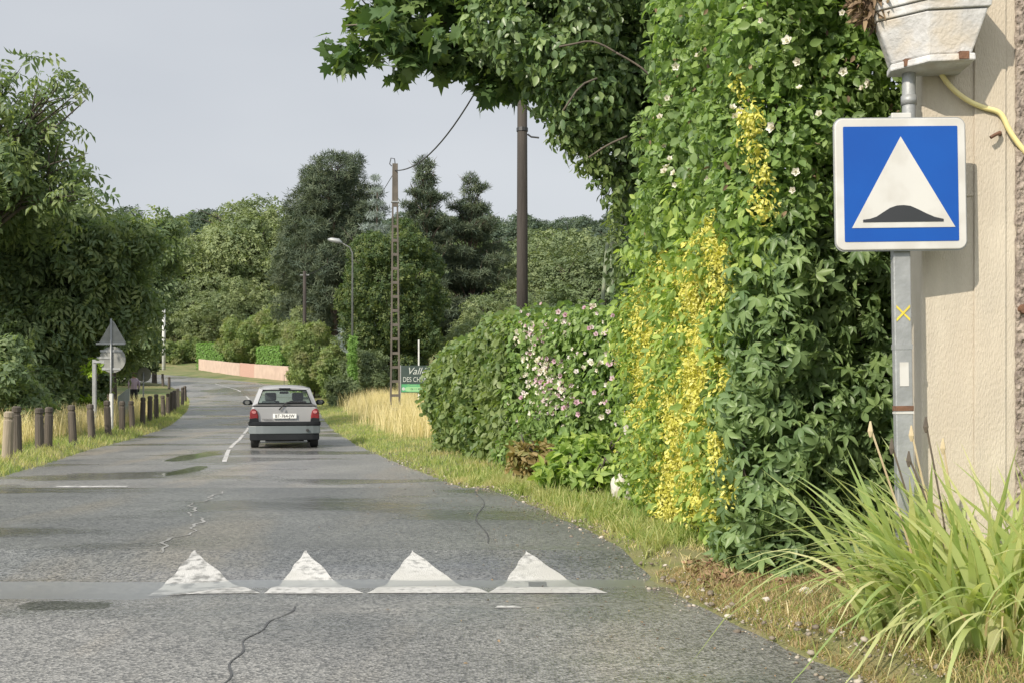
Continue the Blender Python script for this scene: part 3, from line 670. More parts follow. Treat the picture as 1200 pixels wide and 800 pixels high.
def cable(name, a, b, sag, r, label, n=20):
    a, b = Vector(a), Vector(b); pts = [a.lerp(b, i / n) + Vector((0, 0, -sag * 4 * (i / n) * (1 - i / n))) for i in range(n + 1)]
    o = MB().tube(pts, r, 6).build(name, M['cable'], smooth=True); tag(o, label, 'cable'); return o
cable('overhead_cable', (pxX(612, 23) - .1, 23, 9.9), (pxX(463, 38), 38, at(463, 200, 38).z), .95, .022, 'black overhead cable sagging from timber pole to concrete pole')
cable('overhead_cable', (pxX(463, 38) - .1, 38, at(463, 206, 38).z), (pxX(357, 78), 78, at(357, 322, 78).z), .9, .012, 'thin cable running from concrete pole to the distant brown pole')
cable('overhead_cable', (pxX(192, 99), 99, at(192, 350, 99).z), (pxX(60, 92), 92, at(60, 350, 92).z), .5, .02, 'thin cable running left from the pale far pole')
# two green stakes
M['green_stake'] = mat('green_stake', (.15, .20, .12), (.22, .24, .16), 5, .8, .3)
Y = 18; o = MB().tube([(pxX(690, Y), Y, H(pxX(690, Y), Y) - .1), at(712, 285, Y)], .035, 7).build('garden_stake', M['green_stake']); tag(o, 'slanting green wooden stake above the rose hedge', 'stake')
o = MB().tube([(pxX(718, Y), Y + .1, H(pxX(718, Y), Y) - .1), at(717, 284, Y)], .035, 7).build('garden_stake', M['green_stake']); tag(o, 'upright green wooden stake beside the slanting one', 'stake')

# ------------------------------------------------------------------ advertising board
M['boardgreen'] = mat('dark_green_board', (.025, .045, .04), (.035, .055, .048), 2, .8)
M['brightgreen'] = mat('light_green_paint', (.24, .46, .22), (.20, .40, .19), 3, .6)
M['midgreen'] = mat('mid_green_paint', (.05, .25, .10), (.06, .28, .12), 3, .6)
M['signwhite'] = mat('white_letter_paint', (.42, .45, .42), (.36, .39, .36), 6, .6)
Yb = 44; xa, xb = pxX(470, Yb), pxX(511, Yb); ztp, zbt = at(0, 428, Yb).z, at(0, 459.5, Yb).z; xm = (xa + xb) / 2; zg = H(xm, Yb)
bo = empty('advert_board', (xm, Yb, zg)); tag(bo, 'dark green advertising board with white lettering in the dry grass', 'sign'); W2 = (xb - xa) / 2; t_, b_ = ztp - zg, zbt - zg
MB().box(-W2, W2, 0, .04, b_, t_).build('panel', M['boardgreen'], bo, bevel=.005)
MB().box(-W2 + .02, W2 - .02, -.006, -.001, b_ + .02, b_ + .36).build('lower_band', M['midgreen'], bo)
MB().prism([(-W2 * .62 + .12 * math.cos(a), b_ + .15 + .1 * math.sin(a)) for a in [R(q) for q in range(90, 271, 20)]] + [(W2 * .5 + .12 * math.cos(a), b_ + .15 + .1 * math.sin(a)) for a in [R(q) for q in range(-90, 91, 20)]], -.012, -.007).build('pale_pill', M['brightgreen'], bo)
MB().prism([(-W2 * .86 + .07 * math.cos(R(q)), b_ + .16 + .07 * math.sin(R(q))) for q in range(0, 360, 20)], -.012, -.007).build('round_badge', M['signwhite'], bo)
MB().prism([(W2 * .83 + .05 * math.cos(R(q)), b_ + .30 + .07 * math.sin(R(q))) for q in range(0, 360, 20)], -.012, -.007).build('round_badge', M['signwhite'], bo)
text('lettering', 'Vallée', .42, (0.0, -.008, t_ - .24), M['signwhite'], bo, shear=.35, sx=1.0)
text('lettering', 'DES CHAMPS', .30, (-.03, -.008, t_ - .60), M['signwhite'], bo, sx=.74)
text('lettering', 'Creation vegetale', .12, (-.05, -.008, b_ + .32), M['brightgreen'], bo, sx=1.0)
text('lettering', '06 11 40 27', .12, (-.05, -.014, b_ + .15), M['boardgreen'], bo, sx=1.0)
MB().box(-.03, .03, .045, .10, -.2, at(0, 398, Yb).z - zg).build('post', M['whitepole'], bo)
MB().box(-W2 - .04, -W2 - .003, .0, .05, -.2, t_ + .02).build('side_post', M['galv'], bo); MB().box(W2 + .003, W2 + .04, .0, .05, -.2, t_ - .3).build('side_post', M['galv'], bo)

# ------------------------------------------------------------------ grey sign backs at left
M['signback'] = mat('grey_sign_back', (.24, .245, .23), (.19, .195, .185), 5, .7, .1, metal=.1)
def sign_back(px, Y, parts, label, yb):
    X = pxX(px, Y); zg = H(X, Y); o = empty('road_sign', (X, Y, zg)); tag(o, label, 'road sign')
    zt = 0
    for (kind, dx, py, w_) in parts:
        z = at(px, py, Y).z - zg; wv = w_ * Y / F; dxm = dx * Y / F
        if kind == 'tri':
            h = wv * .87; p = [(dxm - wv / 2, z - h / 2), (dxm + wv / 2, z - h / 2), (dxm, z + h / 2)]
            q = []
            for i in range(3):
                a, b_, c_ = Vector(p[i - 1]), Vector(p[i]), Vector(p[(i + 1) % 3])
                q += [b_ + (a - b_) * .09, b_ + (a - b_) * .025 + (c_ - b_) * .025, b_ + (c_ - b_) * .09]
            MB().prism([(v[0], v[1]) for v in q], .045, .075).build('triangular_plate', M['signback'], o, bevel=.004)
        elif kind == 'disc':
            MB().prism([(dxm + wv / 2 * math.cos(R(a)), z + wv / 2 * math.sin(R(a))) for a in range(0, 360, 12)], .045, .075).build('round_plate', M['signback'], o, bevel=.006)
        elif kind == 'bar':
            MB().box(dxm - wv / 2, dxm + wv / 2, .02, .044, z - .035, z + .035).build('mounting_rail', M['galv'], o)
        elif kind == 'panel':
            MB().box(dxm - wv / 2, dxm + wv / 2, .045, .07, z - .16, z + .16).build('small_plate', M['signback'], o, bevel=.01)
        zt = max(zt, z + (wv * .45 if kind == 'tri' else 0.1))
    MB().tube([(0, 0, -.3), (0, 0, zt)], .032 * (1 if Y < 40 else 1.2), 8).build('post', M['galv'], o, smooth=True)
    return o
sign_back(130, 33, [('tri', 1, 389, 34), ('bar', -1, 402.5, 34), ('disc', 1, 421, 31), ('bar', 0, 411, 26), ('bar', -8, 419, 18), ('bar', 0, 432, 22)], 'back of a grey triangular sign above a round one on one post', 465)
sign_back(168, 46, [('disc', 0, 438.5, 17)], 'back of a small round grey sign near the far bollards', 455)
X = pxX(110, 31); o = MB().box(X - .05, X + .05, 31, 31.1, H(X, 31) - .2, at(0, 421, 31).z).box(X - .02, X + .32, 30.97, 30.99, at(0, 421, 31).z - .1, at(0, 421, 31).z - .03).build('short_post', M['galv']); tag(o, 'short grey square post left of the round sign back', 'post')
Y = 37; X = pxX(145, Y); zg = H(X, Y)
o = MB().prism([(-.22, .25), (.2, .35), (.2, 1.35), (.1, 1.3), (-.22, 1.05)], 0, .05).build('leaning_board', M['signwhite']); o.location = (X, Y, zg - .1); tag(o, 'leaning white panel in dry grass right of the signs', 'panel')
o = MB().box(-.05, .05, -.05, .05, -.2, 1.15).build('white_post', M['whitepole'], bevel=.01); o.location = (pxX(130.5, 32), 32, H(pxX(130.5, 32), 32)); tag(o, 'short pale post in front of the sign post', 'post')

# ------------------------------------------------------------------ bollards
M['bollard'] = mat('weathered_wood', (.05, .041, .032), (.115, .098, .078), 5, .9, .8, 25, stretch=(1, 1, .12))
M['bollard_sunlit'] = mat('sunlit_wood', (.30, .25, .18), (.20, .17, .13), 5, .9, .8, 25, stretch=(1, 1, .12))  # paler copy of the bollard wood, sunlight put into the colour
bmesh_proto = []
def bollard_mesh(m):
    b = MB(); pr = [(.0, .105), (.80, .10), (.815, .082), (.855, .082), (.87, .10), (.96, .098), (.99, .06)]
    n = 14; vs, fs = [], []
    for z, r in [(-.25, .105)] + pr:
        for j in range(n):
            a = 2 * math.pi * j / n; q = r * (1 + .05 * math.sin(a * 3 + 1)); vs.append((q * math.cos(a), q * math.sin(a), z))
    for i in range(len(pr)):
        for j in range(n): fs.append((i * n + j, i * n + (j + 1) % n, (i + 1) * n + (j + 1) % n, (i + 1) * n + j))
    fs.append(tuple(len(pr) * n + j for j in range(n)))
    return b.add(vs, fs).build('wooden_bollard', m)
bp = bollard_mesh(M['bollard']); bq = bollard_mesh(M['bollard_sunlit']); fb = {id(bp): 0, id(bq): 0}
ORD = ['first', 'second', 'third', 'fourth', 'fifth', 'sixth', 'seventh', 'eighth', 'ninth', 'tenth', 'eleventh', 'twelfth', 'thirteenth', 'fourteenth', 'fifteenth', 'sixteenth',
       'seventeenth', 'eighteenth', 'nineteenth', 'twentieth', 'twenty-first', 'twenty-second', 'twenty-third', 'twenty-fourth', 'twenty-fifth', 'twenty-sixth']
BP = [(8, 19.0, 1), (20, 20.5, 0), (46, 21.9, 0), (56, 22.4, 0), (86, 24.3, 0), (108, 26.4, 0), (127, 28.5, 0), (143, 31.3, 0), (155, 33.8, 0), (167, 36.5, 0), (175.5, 38.6, 0),
      (183.5, 41, 0), (191.5, 43.6, 0), (196.5, 45.5, 0), (200.5, 47.5, 0), (204.5, 49.5, 0), (208.5, 52, 1), (213.5, 55, 0), (217, 59, 0), (198, 68, 0), (191, 70, 0), (182.5, 72, 0), (179.5, 73, 0)]
for i, (px, Y, pale) in enumerate(BP):
    s = bq if pale else bp; X = pxX(px, Y)
    if fb[id(s)] == 0: o = s; fb[id(s)] = 1
    else: o = s.copy(); C.objects.link(o)
    o.location = (X, Y, H(X, Y) - .02); o.rotation_euler = (R(random.uniform(-3, 3)), R(random.uniform(-3, 3)), random.uniform(0, 6)); q = random.uniform(.92, 1.05)
    o.scale = (.88, .88, q * (.85 if Y > 60 else 1)); tag(o, ('pale ' if pale else 'dark ') + 'weathered wooden bollard, ' + ORD[i] + ' from the near end of the left kerb row', 'bollard', 'wooden bollards along the left verge')

# ------------------------------------------------------------------ car
M['carpaint'] = mat('silver_car_paint', (.34, .338, .335), (.31, .31, .31), 1.5, .30, metal=.35)
M['cargrey'] = mat('grey_bumper_plastic', (.13, .15, .155), (.11, .13, .135), 2, .5)
M['cardark'] = mat('dark_bumper_plastic', (.012, .014, .016), (.018, .02, .022), 2, .8, spec=.15)
M['tyre'] = mat('tyre_rubber', (.018, .018, .018), (.03, .03, .03), 8, .85, .3)
M['rim'] = mat('steel_rim', (.35, .35, .36), (.28, .28, .29), 4, .4, metal=.6)
M['red'] = mat('tail_lamp_red', (.17, .010, .012), (.13, .008, .010), 6, .2)
M['lampclear'] = mat('tail_lamp_clear', (.42, .16, .16), (.36, .13, .13), 6, .2)
M['plate'] = mat('number_plate', (.72, .72, .69), (.68, .68, .65), 4, .5)
M['ink'] = mat('black_letters', (.015, .015, .02), (.02, .02, .02), 4, .6)
M['seat'] = mat('seat_fabric', (.035, .04, .045), (.05, .055, .06), 8, .9)
M['glass'] = glassmat('car_glass', (.80, .90, .86))
car = empty('parked_car', (pxX(333, 25.7), 25.7, 0.004), R(13)); car.name = 'car'
tag(car, 'silver three-door hatchback driving away on the road', 'car')
RAIL = [(.70, .20), (.79, .30), (.815, .48), (.815, .64), (.795, .84), (.745, .99)]
def ring(y, ws, zt, zb):
    pts = []
    for hx, z in RAIL:
        zz = zb + (z - .20) / .79 * (zt - zb); pts.append((hx * ws, y, zz))
    return pts
stations = [(-1.66, .955, .97, .27), (-1.63, .98, .99, .24), (-1.4, 1, 1.0, .2), (-.9, 1, 1.0, .2), (0, 1, .98, .2), (.75, 1, .97, .2), (1.1, .99, .93, .2), (1.5, .95, .80, .22), (1.68, .86, .66, .28)]
stations = [(y - 0 + 0, a, b, c) for y, a, b, c in stations]
vs, fs = [], []
for (y, ws, zt, zb) in stations:
    rg = ring(y, ws, zt, zb); full = rg + [(-x, yy, z) for x, yy, z in reversed(rg)]; vs += full
n = 12
for i in range(len(stations) - 1):
    for j in range(n):
        if j == 5 and 2 <= i <= 5 - 1: continue       # open deck under the cabin
        q = (j + 1) % n; fs.append((i * n + j, i * n + q, (i + 1) * n + q, (i + 1) * n + j))
fs += [tuple(range(n)), tuple((len(stations) - 1) * n + j for j in range(n))]
MB().add(vs, fs).build('body', M['carpaint'], car, smooth=False, bevel=.025, seg=3)
def mir(q): return [(-x, y, z) for x, y, z in q]
b = MB()
BO, WB, WT, RO = (.735, -1.60, .985), (.615, -1.625, 1.045), (.50, -1.40, 1.365), (.575, -1.36, 1.40)
SB, STp = (.735, -1.15, .99), (.60, -1.08, 1.385)
B1, B2, B1t, B2t = (.74, -.32, .985), (.74, -.22, .985), (.60, -.34, 1.39), (.60, -.26, 1.39)
A1, A2, A1t, A2t = (.74, .88, .97), (.70, 1.02, .97), (.59, .22, 1.385), (.55, .30, 1.385)
def pan(name, q): return MB().add(q, [(0, 1, 2, 3)]).build(name, M['carpaint'], car, solid=.035)
for f_ in (lambda q: q, mir):
    MB().add(f_([BO, WB, WT, RO, STp, SB]), [(0, 1, 2, 3), (0, 3, 4, 5)]).build('rear_pillar', M['carpaint'], car, solid=.035)
    pan('middle_pillar', f_([B1, B2, B2t, B1t])); pan('front_pillar', f_([A1, A2, A2t, A1t]))
pan('hatch_sill', [BO, mir([BO])[0], mir([WB])[0], WB]); pan('hatch_header', [WT, mir([WT])[0], mir([RO])[0], RO])
vs, fs = [], []
ys = [-1.40, -1.3, -1.0, -.5, 0, .25, .32]; zc_ = [1.40, 1.435, 1.465, 1.48, 1.46, 1.42, 1.39]; hw = [.575, .585, .60, .605, .60, .58, .56]
for y, z, h_ in zip(ys, zc_, hw):
    for j in range(9):
        u = -1 + j / 4; vs.append((u * h_, y, z - .055 * abs(u) ** 3.0 * (1.2)))
for i in range(6):
    for j in range(8): fs.append((i * 9 + j, i * 9 + j + 1, (i + 1) * 9 + j + 1, (i + 1) * 9 + j))
MB().add(vs, fs).build('roof', M['carpaint'], car, solid=.03, smooth=True)
def quad(name, q, m, off=0): return MB().add(q, [(0, 1, 2, 3)]).build(name, m, car)
quad('rear_window', [(.60, -1.632, 1.06), (-.60, -1.632, 1.06), (-.492, -1.408, 1.355), (.492, -1.408, 1.355)], M['glass'])
quad('windscreen', [(.68, 1.0, .985), (-.68, 1.0, .985), (-.55, .30, 1.375), (.55, .30, 1.375)], M['glass'])
for s in (1, -1): quad('side_window', [(.735 * s, -1.13, 1.0), (.735 * s, .85, .985), (.595 * s, .20, 1.37), (.595 * s, -1.07, 1.37)], M['glass'])
# window rubber
b = MB(); cr_ = [(.61, -1.645, 1.055), (-.61, -1.645, 1.055), (-.50, -1.415, 1.36), (.50, -1.415, 1.36)]
b.tube(cr_ + [cr_[0]], .014, 6).build('window_rubber', M['cardark'], car)
MB().box(-.13, .13, -1.44, -1.38, 1.385, 1.415).build('brake_light', M['cardark'], car, bevel=.008)
MB().box(-.745, .745, -1.668, -1.64, .985, .998).build('belt_shadow', M['cardark'], car)  # dark strip standing in for the shadow along the belt line
b = MB().tube([(-.13, -1.70, .90), (-.08, -1.70, .96), (0.02, -1.685, 1.055), (.10, -1.66, 1.085)], .016, 6).tube([(.04, -1.672, 1.08), (.50, -1.655, 1.085)], .012, 6); b.build('wiper', M['black'], car)
def ell(cx, cz, rx_, rz_, n=20): return [(cx + rx_ * math.cos(2 * math.pi * i / n), cz + rz_ * math.sin(2 * math.pi * i / n)) for i in range(n)]
for s in (1, -1):
    tl = MB().prism([(s * x, z) for x, z in ((.80, .66), (.605, .645), (.60, .76), (.63, .88), (.68, .925), (.745, .93), (.79, .86))], -1.72, -1.50).build('tail_light', M['red'], car, bevel=.02)
    MB().prism(ell(s * .70, .85, .05, .035), -1.735, -1.72).build('lens', M['lampclear'], tl, bevel=.004)
    MB().prism([(s * x, z) for x, z in ((.81, .60), (.59, .60), (.60, .70), (.66, .72), (.80, .70))], -1.726, -1.50).build('light_base', M['cardark'], tl, bevel=.01)
def bump(name, z0, z1, m, y=-1.78, wv=.815, dep=.3):
    vs = []; n = 10; pts = []
    for i in range(n + 1):
        u = -1 + 2 * i / n; pts.append((u * wv, y + .10 * abs(u) ** 4))
    poly = pts + [(wv, y + dep), (-wv, y + dep)]
    k = len(poly); V_ = [(x, yy, z0) for x, yy in poly] + [(x, yy, z1) for x, yy in poly]
    f = [tuple(range(k)), tuple(reversed(range(k, 2 * k)))] + [(i, (i + 1) % k, (i + 1) % k + k, i + k) for i in range(k)]
    return MB().add(V_, f).build(name, m, car, bevel=.018)
bump('bumper_strip', .535, .625, M['cardark'], -1.80, .83)
bump('rear_bumper', .34, .532, M['cargrey'], -1.785, .82); bump('bumper_skirt', .19, .337, M['cardark'], -1.77, .80)
MB().prism(ell(.52, .425, .035, .03), -1.795, -1.76).build('towing_cover', M['black'], car)
np_ = MB().box(-.27, .27, -1.712, -1.690, .70, .81).build('number_plate', M['plate'], car, bevel=.004)
text('plate_letters', 'BT-764-JW', .105, (0, -1.715, .755), M['ink'], np_, sx=.92)
MB().prism([(0, .845), (.028, .885), (0, .93), (-.028, .885), (-.012, .885), (0, .91), (.012, .885), (0, .86)][:4], -1.70, -1.68).build('diamond_badge', M['rim'], car)
text('name_badge', 'TWINGO', .05, (-.40, -1.688, .675), M['ink'], car, sx=1.1)
for sx_ in (1, -1):
    for yy in (-1.18, 1.12):
        t = MB().tube([(sx_ * .60, yy, .27), (sx_ * .62, yy, .27), (sx_ * .77, yy, .27), (sx_ * .785, yy, .27)], [.245, .27, .27, .245], 26).build('wheel', M['tyre'], car, smooth=False)
        MB().tube([(sx_ * .78, yy, .27), (sx_ * .79, yy, .27)], [.17, .15], 20).build('rim', M['rim'], t)
    mr = MB().tube([(sx_ * .74, .62, 1.0), (sx_ * .84, .60, 1.03)], .03, 6).tube([(sx_ * .82, .60, 1.05), (sx_ * .84, .58, 1.05), (sx_ * .98, .58, 1.05), (sx_ * 1.0, .60, 1.05)], [.04, .068, .064, .04], 10).build('mirror', M['cardark'], car, smooth=True)
    MB().prism(ell(sx_ * .91, 1.05, .058, .05), .488, .494).build('mirror_glass', M['lamppost'], mr)
MB().box(-.62, .62, -1.45, 1.2, .24, .30).box(-.70, .70, .55, 1.0, .3, .95).box(-.6, .6, -.95, -.85, .3, .93).build('interior', M['seat'], car)
for s in (-.33, .33):
    st = MB().box(s - .22, s + .22, -.25, -.12, .5, 1.10).build('front_seat', M['seat'], car, bevel=.05)
    MB().box(s - .14, s + .14, -.24, -.14, 1.10, 1.30).build('headrest', M['seat'], st, bevel=.04)
MB().box(-.11, .11, .25, .27, 1.27, 1.33).build('inner_mirror', M['black'], car, bevel=.01)
MB().box(-.45, .45, -1.3, 1.2, .14, .20).tube([(.3, -1.75, .2), (.3, -1.2, .2)], .03, 8).build('underbody', M['black'], car)
MB().tube([(0, .1, 1.46), (0, -.25, 1.75)], .006, 5).build('aerial', M['black'], car)
# driver
M['skin'] = mat('skin', (.45, .28, .20), (.42, .26, .19), 5, .6); M['hair'] = mat('brown_hair', (.06, .04, .025), (.09, .06, .035), 20, .8)

# ------------------------------------------------------------------ house wall on the right
M['render'] = mat('cream_render', (.46, .415, .335), (.38, .34, .275), 7, .95, .45, 130, c3=(.41, .36, .285), s3=2.6, stretch=(1, 1, .3), detail=10)
M['rough'] = mat('roughcast', (.34, .29, .24), (.16, .13, .11), 22, .95, 1.0, 40)
WA, WD = Vector((2.272, 5.68, 0)), Vector((.995, -.10, 0))
def wall_s(px):
    r = (px - 600) / F; return (r * WA.y - WA.x) / (WD.x - r * WD.y)
def wallpt(px, py, off=.03):
    q = WA + WD * wall_s(px); v = at(px, py, q.y); return Vector((v.x - .1 * off, v.y - off, v.z))
hs = empty('house', tuple(WA), math.atan2(WD.y, WD.x)); tag(hs, 'sunlit cream rendered house wall at the right edge', 'house')
MB().box(0.0, 8, 0, .25, -.3, 5.6).build('wall', M['render'], hs, bevel=.012)
MB().box(2.2, 8, .252, 6, -.3, 5.2).build('rear_wing', M['render'], hs, bevel=.01)
s1, s2 = wall_s(1141), wall_s(1178)
MB().box(s1, s2, -.014, -.001, -.3, 5.5).build('raised_render_band', M['render'], hs, bevel=.005)
MB().box(.16, s1 - .002, -.006, -.001, 2.46, 2.475).build('string_joint', M['render'], hs)
def roughcast():
    vs, fs = [], []; ny, nz_ = 60, 330; x0, x1, za, zb = wall_s(1189), wall_s(1260), .0, 5.5
    for i in range(nz_ + 1):
        for j in range(ny + 1):
            x = x0 + (x1 - x0) * j / ny; z = za + (zb - za) * i / nz_
            e = 0 if j in (0, ny) else .012 + .028 * max(0, mnoise.noise(Vector((x * 26, z * 26, 2)))) + .014 * mnoise.noise(Vector((x * 60, z * 60, 5)))
            vs.append((x + (.01 * mnoise.noise(Vector((0, z * 14, 1))) if j == 0 else 0), -.004 - max(e, 0), z))
    for i in range(nz_):
        for j in range(ny): fs.append((i * (ny + 1) + j, i * (ny + 1) + j + 1, (i + 1) * (ny + 1) + j + 1, (i + 1) * (ny + 1) + j))
    MB().add(vs, fs).build('roughcast_panel', M['rough'], hs)
roughcast()
M['rooftile'] = mat('roof_tile', (.28, .13, .08), (.20, .10, .07), 8, .9, .5)
MB().add([(-.2, -.4, 5.6), (8.4, -.4, 5.6), (8.4, 6.4, 5.6), (2.0, 6.4, 5.6), (2.0, .6, 5.6), (-.2, .6, 5.6), (3, 3, 7.6), (6, 3, 7.6)], [(0, 1, 7, 6), (1, 2, 7), (2, 3, 6, 7), (3, 4, 6), (4, 5, 6), (5, 0, 6), (0, 5, 4, 3, 2, 1)]).build('roof', M['rooftile'], hs)
M['rust'] = mat('rusty_iron', (.10, .055, .035), (.16, .08, .045), 12, .9, .4)
hz = at(0, 158, 5.63).z; hx = wall_s(1172)
MB().tube([(hx, 0.0, hz), (hx - .02, -.05, hz), (hx - .05, -.07, hz - .015), (hx - .075, -.07, hz - .03)], .011, 6).build('iron_hook', M['rust'], hs)
MB().tube([(wall_s(1197), 0, at(0, 363, 5.63).z), (wall_s(1197), -.05, at(0, 363, 5.63).z)], [.03, .025], 10).build('rusty_stub', M['rust'], hs)
Yp = 5.615; Xp = pxX(1065, Yp)
dp = MB().tube([(Xp, Yp + .05, 2.30), (Xp, Yp, 2.36), (Xp, Yp, 4.6)], .036, 14).tube([(Xp, Yp, 2.95), (Xp, Yp, 3.0)], .042, 14).build('drainpipe', M['galv'], smooth=True); tag(dp, 'round grey pipe behind the sign, leading up behind the planter', 'pipe')
M['planter'] = mat('dirty_white_plastic', (.50, .505, .505), (.36, .355, .345), 7, .7, .4, 40, c3=(.42, .38, .32), s3=5.0)
M['soil'] = mat('dry_soil', (.10, .07, .05), (.16, .11, .08), 12, 1, .8)
pl = empty('window_box', (0, 0, 0)); tag(pl, 'dirty white trapezoid flower box fixed high on the house wall', 'planter')
top_ = [(1.98, 5.57), (2.19, 5.39), (2.49, 5.345), (2.52, 5.65), (2.02, 5.70)]
bot_ = [(2.07, 5.58), (2.205, 5.425), (2.425, 5.395), (2.45, 5.65), (2.09, 5.69)]
def offs_poly(p, q): cx = sum(a for a, _ in p) / len(p); cy = 5.66; return [(cx + (a - cx) * (1 + q), cy + (b_ - cy) * (1 + q * 1.5) if b_ < 5.64 else b_) for a, b_ in p]
def loft(b, pa, za, pb, zb):
    n = len(pa); vs = [(x, y, za) for x, y in pa] + [(x, y, zb) for x, y in pb]
    return b.add(vs, [tuple(reversed(range(n))), tuple(range(n, 2 * n))] + [(i, (i + 1) % n, (i + 1) % n + n, i + n) for i in range(n)])
zbot, ztop = 3.165, 3.39
loft(MB(), bot_, zbot, top_, ztop).build('box', M['planter'], pl, bevel=.010)
loft(MB(), offs_poly(top_, .03), ztop + .002, offs_poly(top_, .05), ztop + .05).build('rim', M['planter'], pl, bevel=.006)
loft(MB(), offs_poly(top_, .09), ztop + .052, offs_poly(top_, .12), ztop + .15).build('upper_rim', M['planter'], pl, bevel=.006)
loft(MB(), offs_poly(bot_, .06), zbot - .042, offs_poly(bot_, .05), zbot - .002).build('drip_tray', M['planter'], pl, bevel=.008)
for x, y in ((2.11, 5.51), (2.35, 5.385)):
    MB().box(x, x + .05, y - .012, y + .03, zbot - .036, zbot + .004).build('bracket', M['rust'], pl)
Yf = 5.9
M['l_dry'] = leafmat('dry_leaf', G((.10, .07, .05), (.20, .14, .09), (.32, .24, .15)), trans=.15, rough=.9)
dr = foliage('dried_plant', [(2.12, 5.60, ztop + .17, .13, .10, .07), (1.99, 5.62, ztop + .13, .10, .10, .10), (2.26, 5.56, ztop + .2, .14, .1, .1)], 2200, T_leaf(1, .25), .075, M['l_dry'], None, 95, rand=1, droop=.3)
tag(dr, 'brown dried plant spilling over the flower box', 'plant')
# yellow hose
M['hose'] = mat('yellow_hose', (.66, .58, .26), (.58, .50, .24), 9, .5)
hp = [wallpt(px, py) for px, py in ((1098, 70), (1100, 88), (1108, 100), (1120, 112), (1135, 122), (1152, 129), (1166, 132), (1173, 138), (1180, 155), (1192, 172), (1206, 188), (1225, 205))]
def smoothpts(p, it=2):
    for _ in range(it):
        q = [p[0]]
        for a, b_ in zip(p[:-1], p[1:]): q += [a.lerp(b_, .25), a.lerp(b_, .75)]
        p = q + [p[-1]]
    return p
ho = MB().tube(smoothpts(hp), .0145, 8).build('hose', M['hose'], smooth=True); tag(ho, 'pale yellow hose drooping along the house wall below the flower box', 'hose')

# ------------------------------------------------------------------ speed bump sign
M['blue'] = mat('sign_blue', (.006, .068, .31), (.006, .060, .285), 3, .45, spec=.25); M['swhite'] = mat('sign_white', (.49, .485, .46), (.45, .445, .42), 3, .45, c3=(.43, .42, .39), s3=6)
M['sblack'] = mat('sign_black', (.02, .022, .024), (.025, .025, .028), 3, .4); M['yellow'] = mat('yellow_tape', (.62, .50, .05), (.5, .4, .05), 20, .6)
Ys = 5.43; k_ = Ys / F; sgc = at(1054, 217, Ys)
sg = empty('speed_bump_sign', (sgc.x + .037, Ys, H(sgc.x, Ys)), R(1.5)); sg.rotation_euler = (0, R(-1.0), R(2)); tag(sg, 'square blue road sign with white triangle and black hump', 'road sign')
zc0 = sgc.z - H(sgc.x, Ys)
def rrect(hw_, hh, r, n=8):
    out = []
    for cx, cz, a0 in ((hw_ - r, hh - r, 0), (-hw_ + r, hh - r, 90), (-hw_ + r, -hh + r, 180), (hw_ - r, -hh + r, 270)):
        for i in range(n + 1): a = R(a0 + 90 * i / n); out.append((cx + r * math.cos(a), cz + r * math.sin(a)))
    return out
def sh(poly): return [(x, z + zc0) for x, z in poly]
hw_ = 77 * k_; hh_ = 76.5 * k_
MB().prism(sh(rrect(hw_, hh_, .045)), -.028, .0).build('plate', M['swhite'], sg, bevel=.005)
MB().prism(sh(rrect(hw_ + .006, hh_ + .006, .05)), -.018, -.012).build('plate_edge', M['galv'], sg)
MB().prism(sh(rrect(hw_ - .043, hh_ - .043, .006)), -.0305, -.0282).build('blue_field', M['blue'], sg)
def P2(px, py): return ((px - 1054) * k_, (217 - py) * k_ + zc0)
MB().prism([P2(1054, 162), P2(1117, 268), P2(995, 268)], -.0330, -.0308).build('white_triangle', M['swhite'], sg)
hump = [P2(1008, 261.5), P2(1008, 258.5), P2(1016, 257.6), P2(1024, 255), P2(1031, 250.5), P2(1040, 245), P2(1048, 242.4), P2(1056, 242), P2(1064, 243), P2(1073, 247), P2(1083, 252), P2(1092, 256), P2(1103, 258.6), P2(1103, 261.5)]
MB().prism(hump, -.0355, -.0333).build('hump_symbol', M['sblack'], sg)
MB().box(-0.0310, 0.0630, .012, .055, -.4, zc0 + hh_ + .03).build('post', M['galv'], sg, bevel=.006)
MB().box(-0.0340, 0.0710, -.006, .010, zc0 + hh_ - .01, zc0 + hh_ + .035).build('clamp', M['swhite'], sg, bevel=.004)
for dz in (.18, -.18): MB().box(-.07, .07, .002, .011, zc0 + dz - .02, zc0 + dz + .02).build('clamp', M['galv'], sg)
zx = at(0, 367, Ys).z - H(sgc.x, Ys)
for s in (1, -1):
    MB().add([(q_[0] + .016, q_[1], q_[2]) for q_ in [(-.036, .0105, zx - .036 * s - .007), (-.036, .0105, zx - .036 * s + .007), (.036, .0105, zx + .036 * s + .007), (.036, .0105, zx + .036 * s - .007),
              (-.036, .0085 - .001 * s, zx - .036 * s - .007), (-.036, .0085 - .001 * s, zx - .036 * s + .007), (.036, .0085 - .001 * s, zx + .036 * s + .007), (.036, .0085 - .001 * s, zx + .036 * s - .007)]],
             [(0, 1, 2, 3), (4, 5, 6, 7), (0, 1, 5, 4), (1, 2, 6, 5), (2, 3, 7, 6), (3, 0, 4, 7)]).build('yellow_cross', M['yellow'], sg)
def pz(py): return at(0, py, Ys).z - H(sgc.x, Ys)
MB().box(-0.0080, 0.0400, .009, .0115, pz(452), pz(424)).build('pale_sticker', M['swhite'], sg)
MB().box(-0.0325, 0.0645, .0095, .0565, pz(484.5), pz(482)).build('white_band', M['swhite'], sg)
MB().box(-0.0322, 0.0642, .0098, .0562, pz(481), pz(475)).build('brown_band', M['rust'], sg)
MB().box(-0.0322, 0.0642, .0098, .0562, pz(409), pz(403)).build('grey_band', M['galv'], sg)

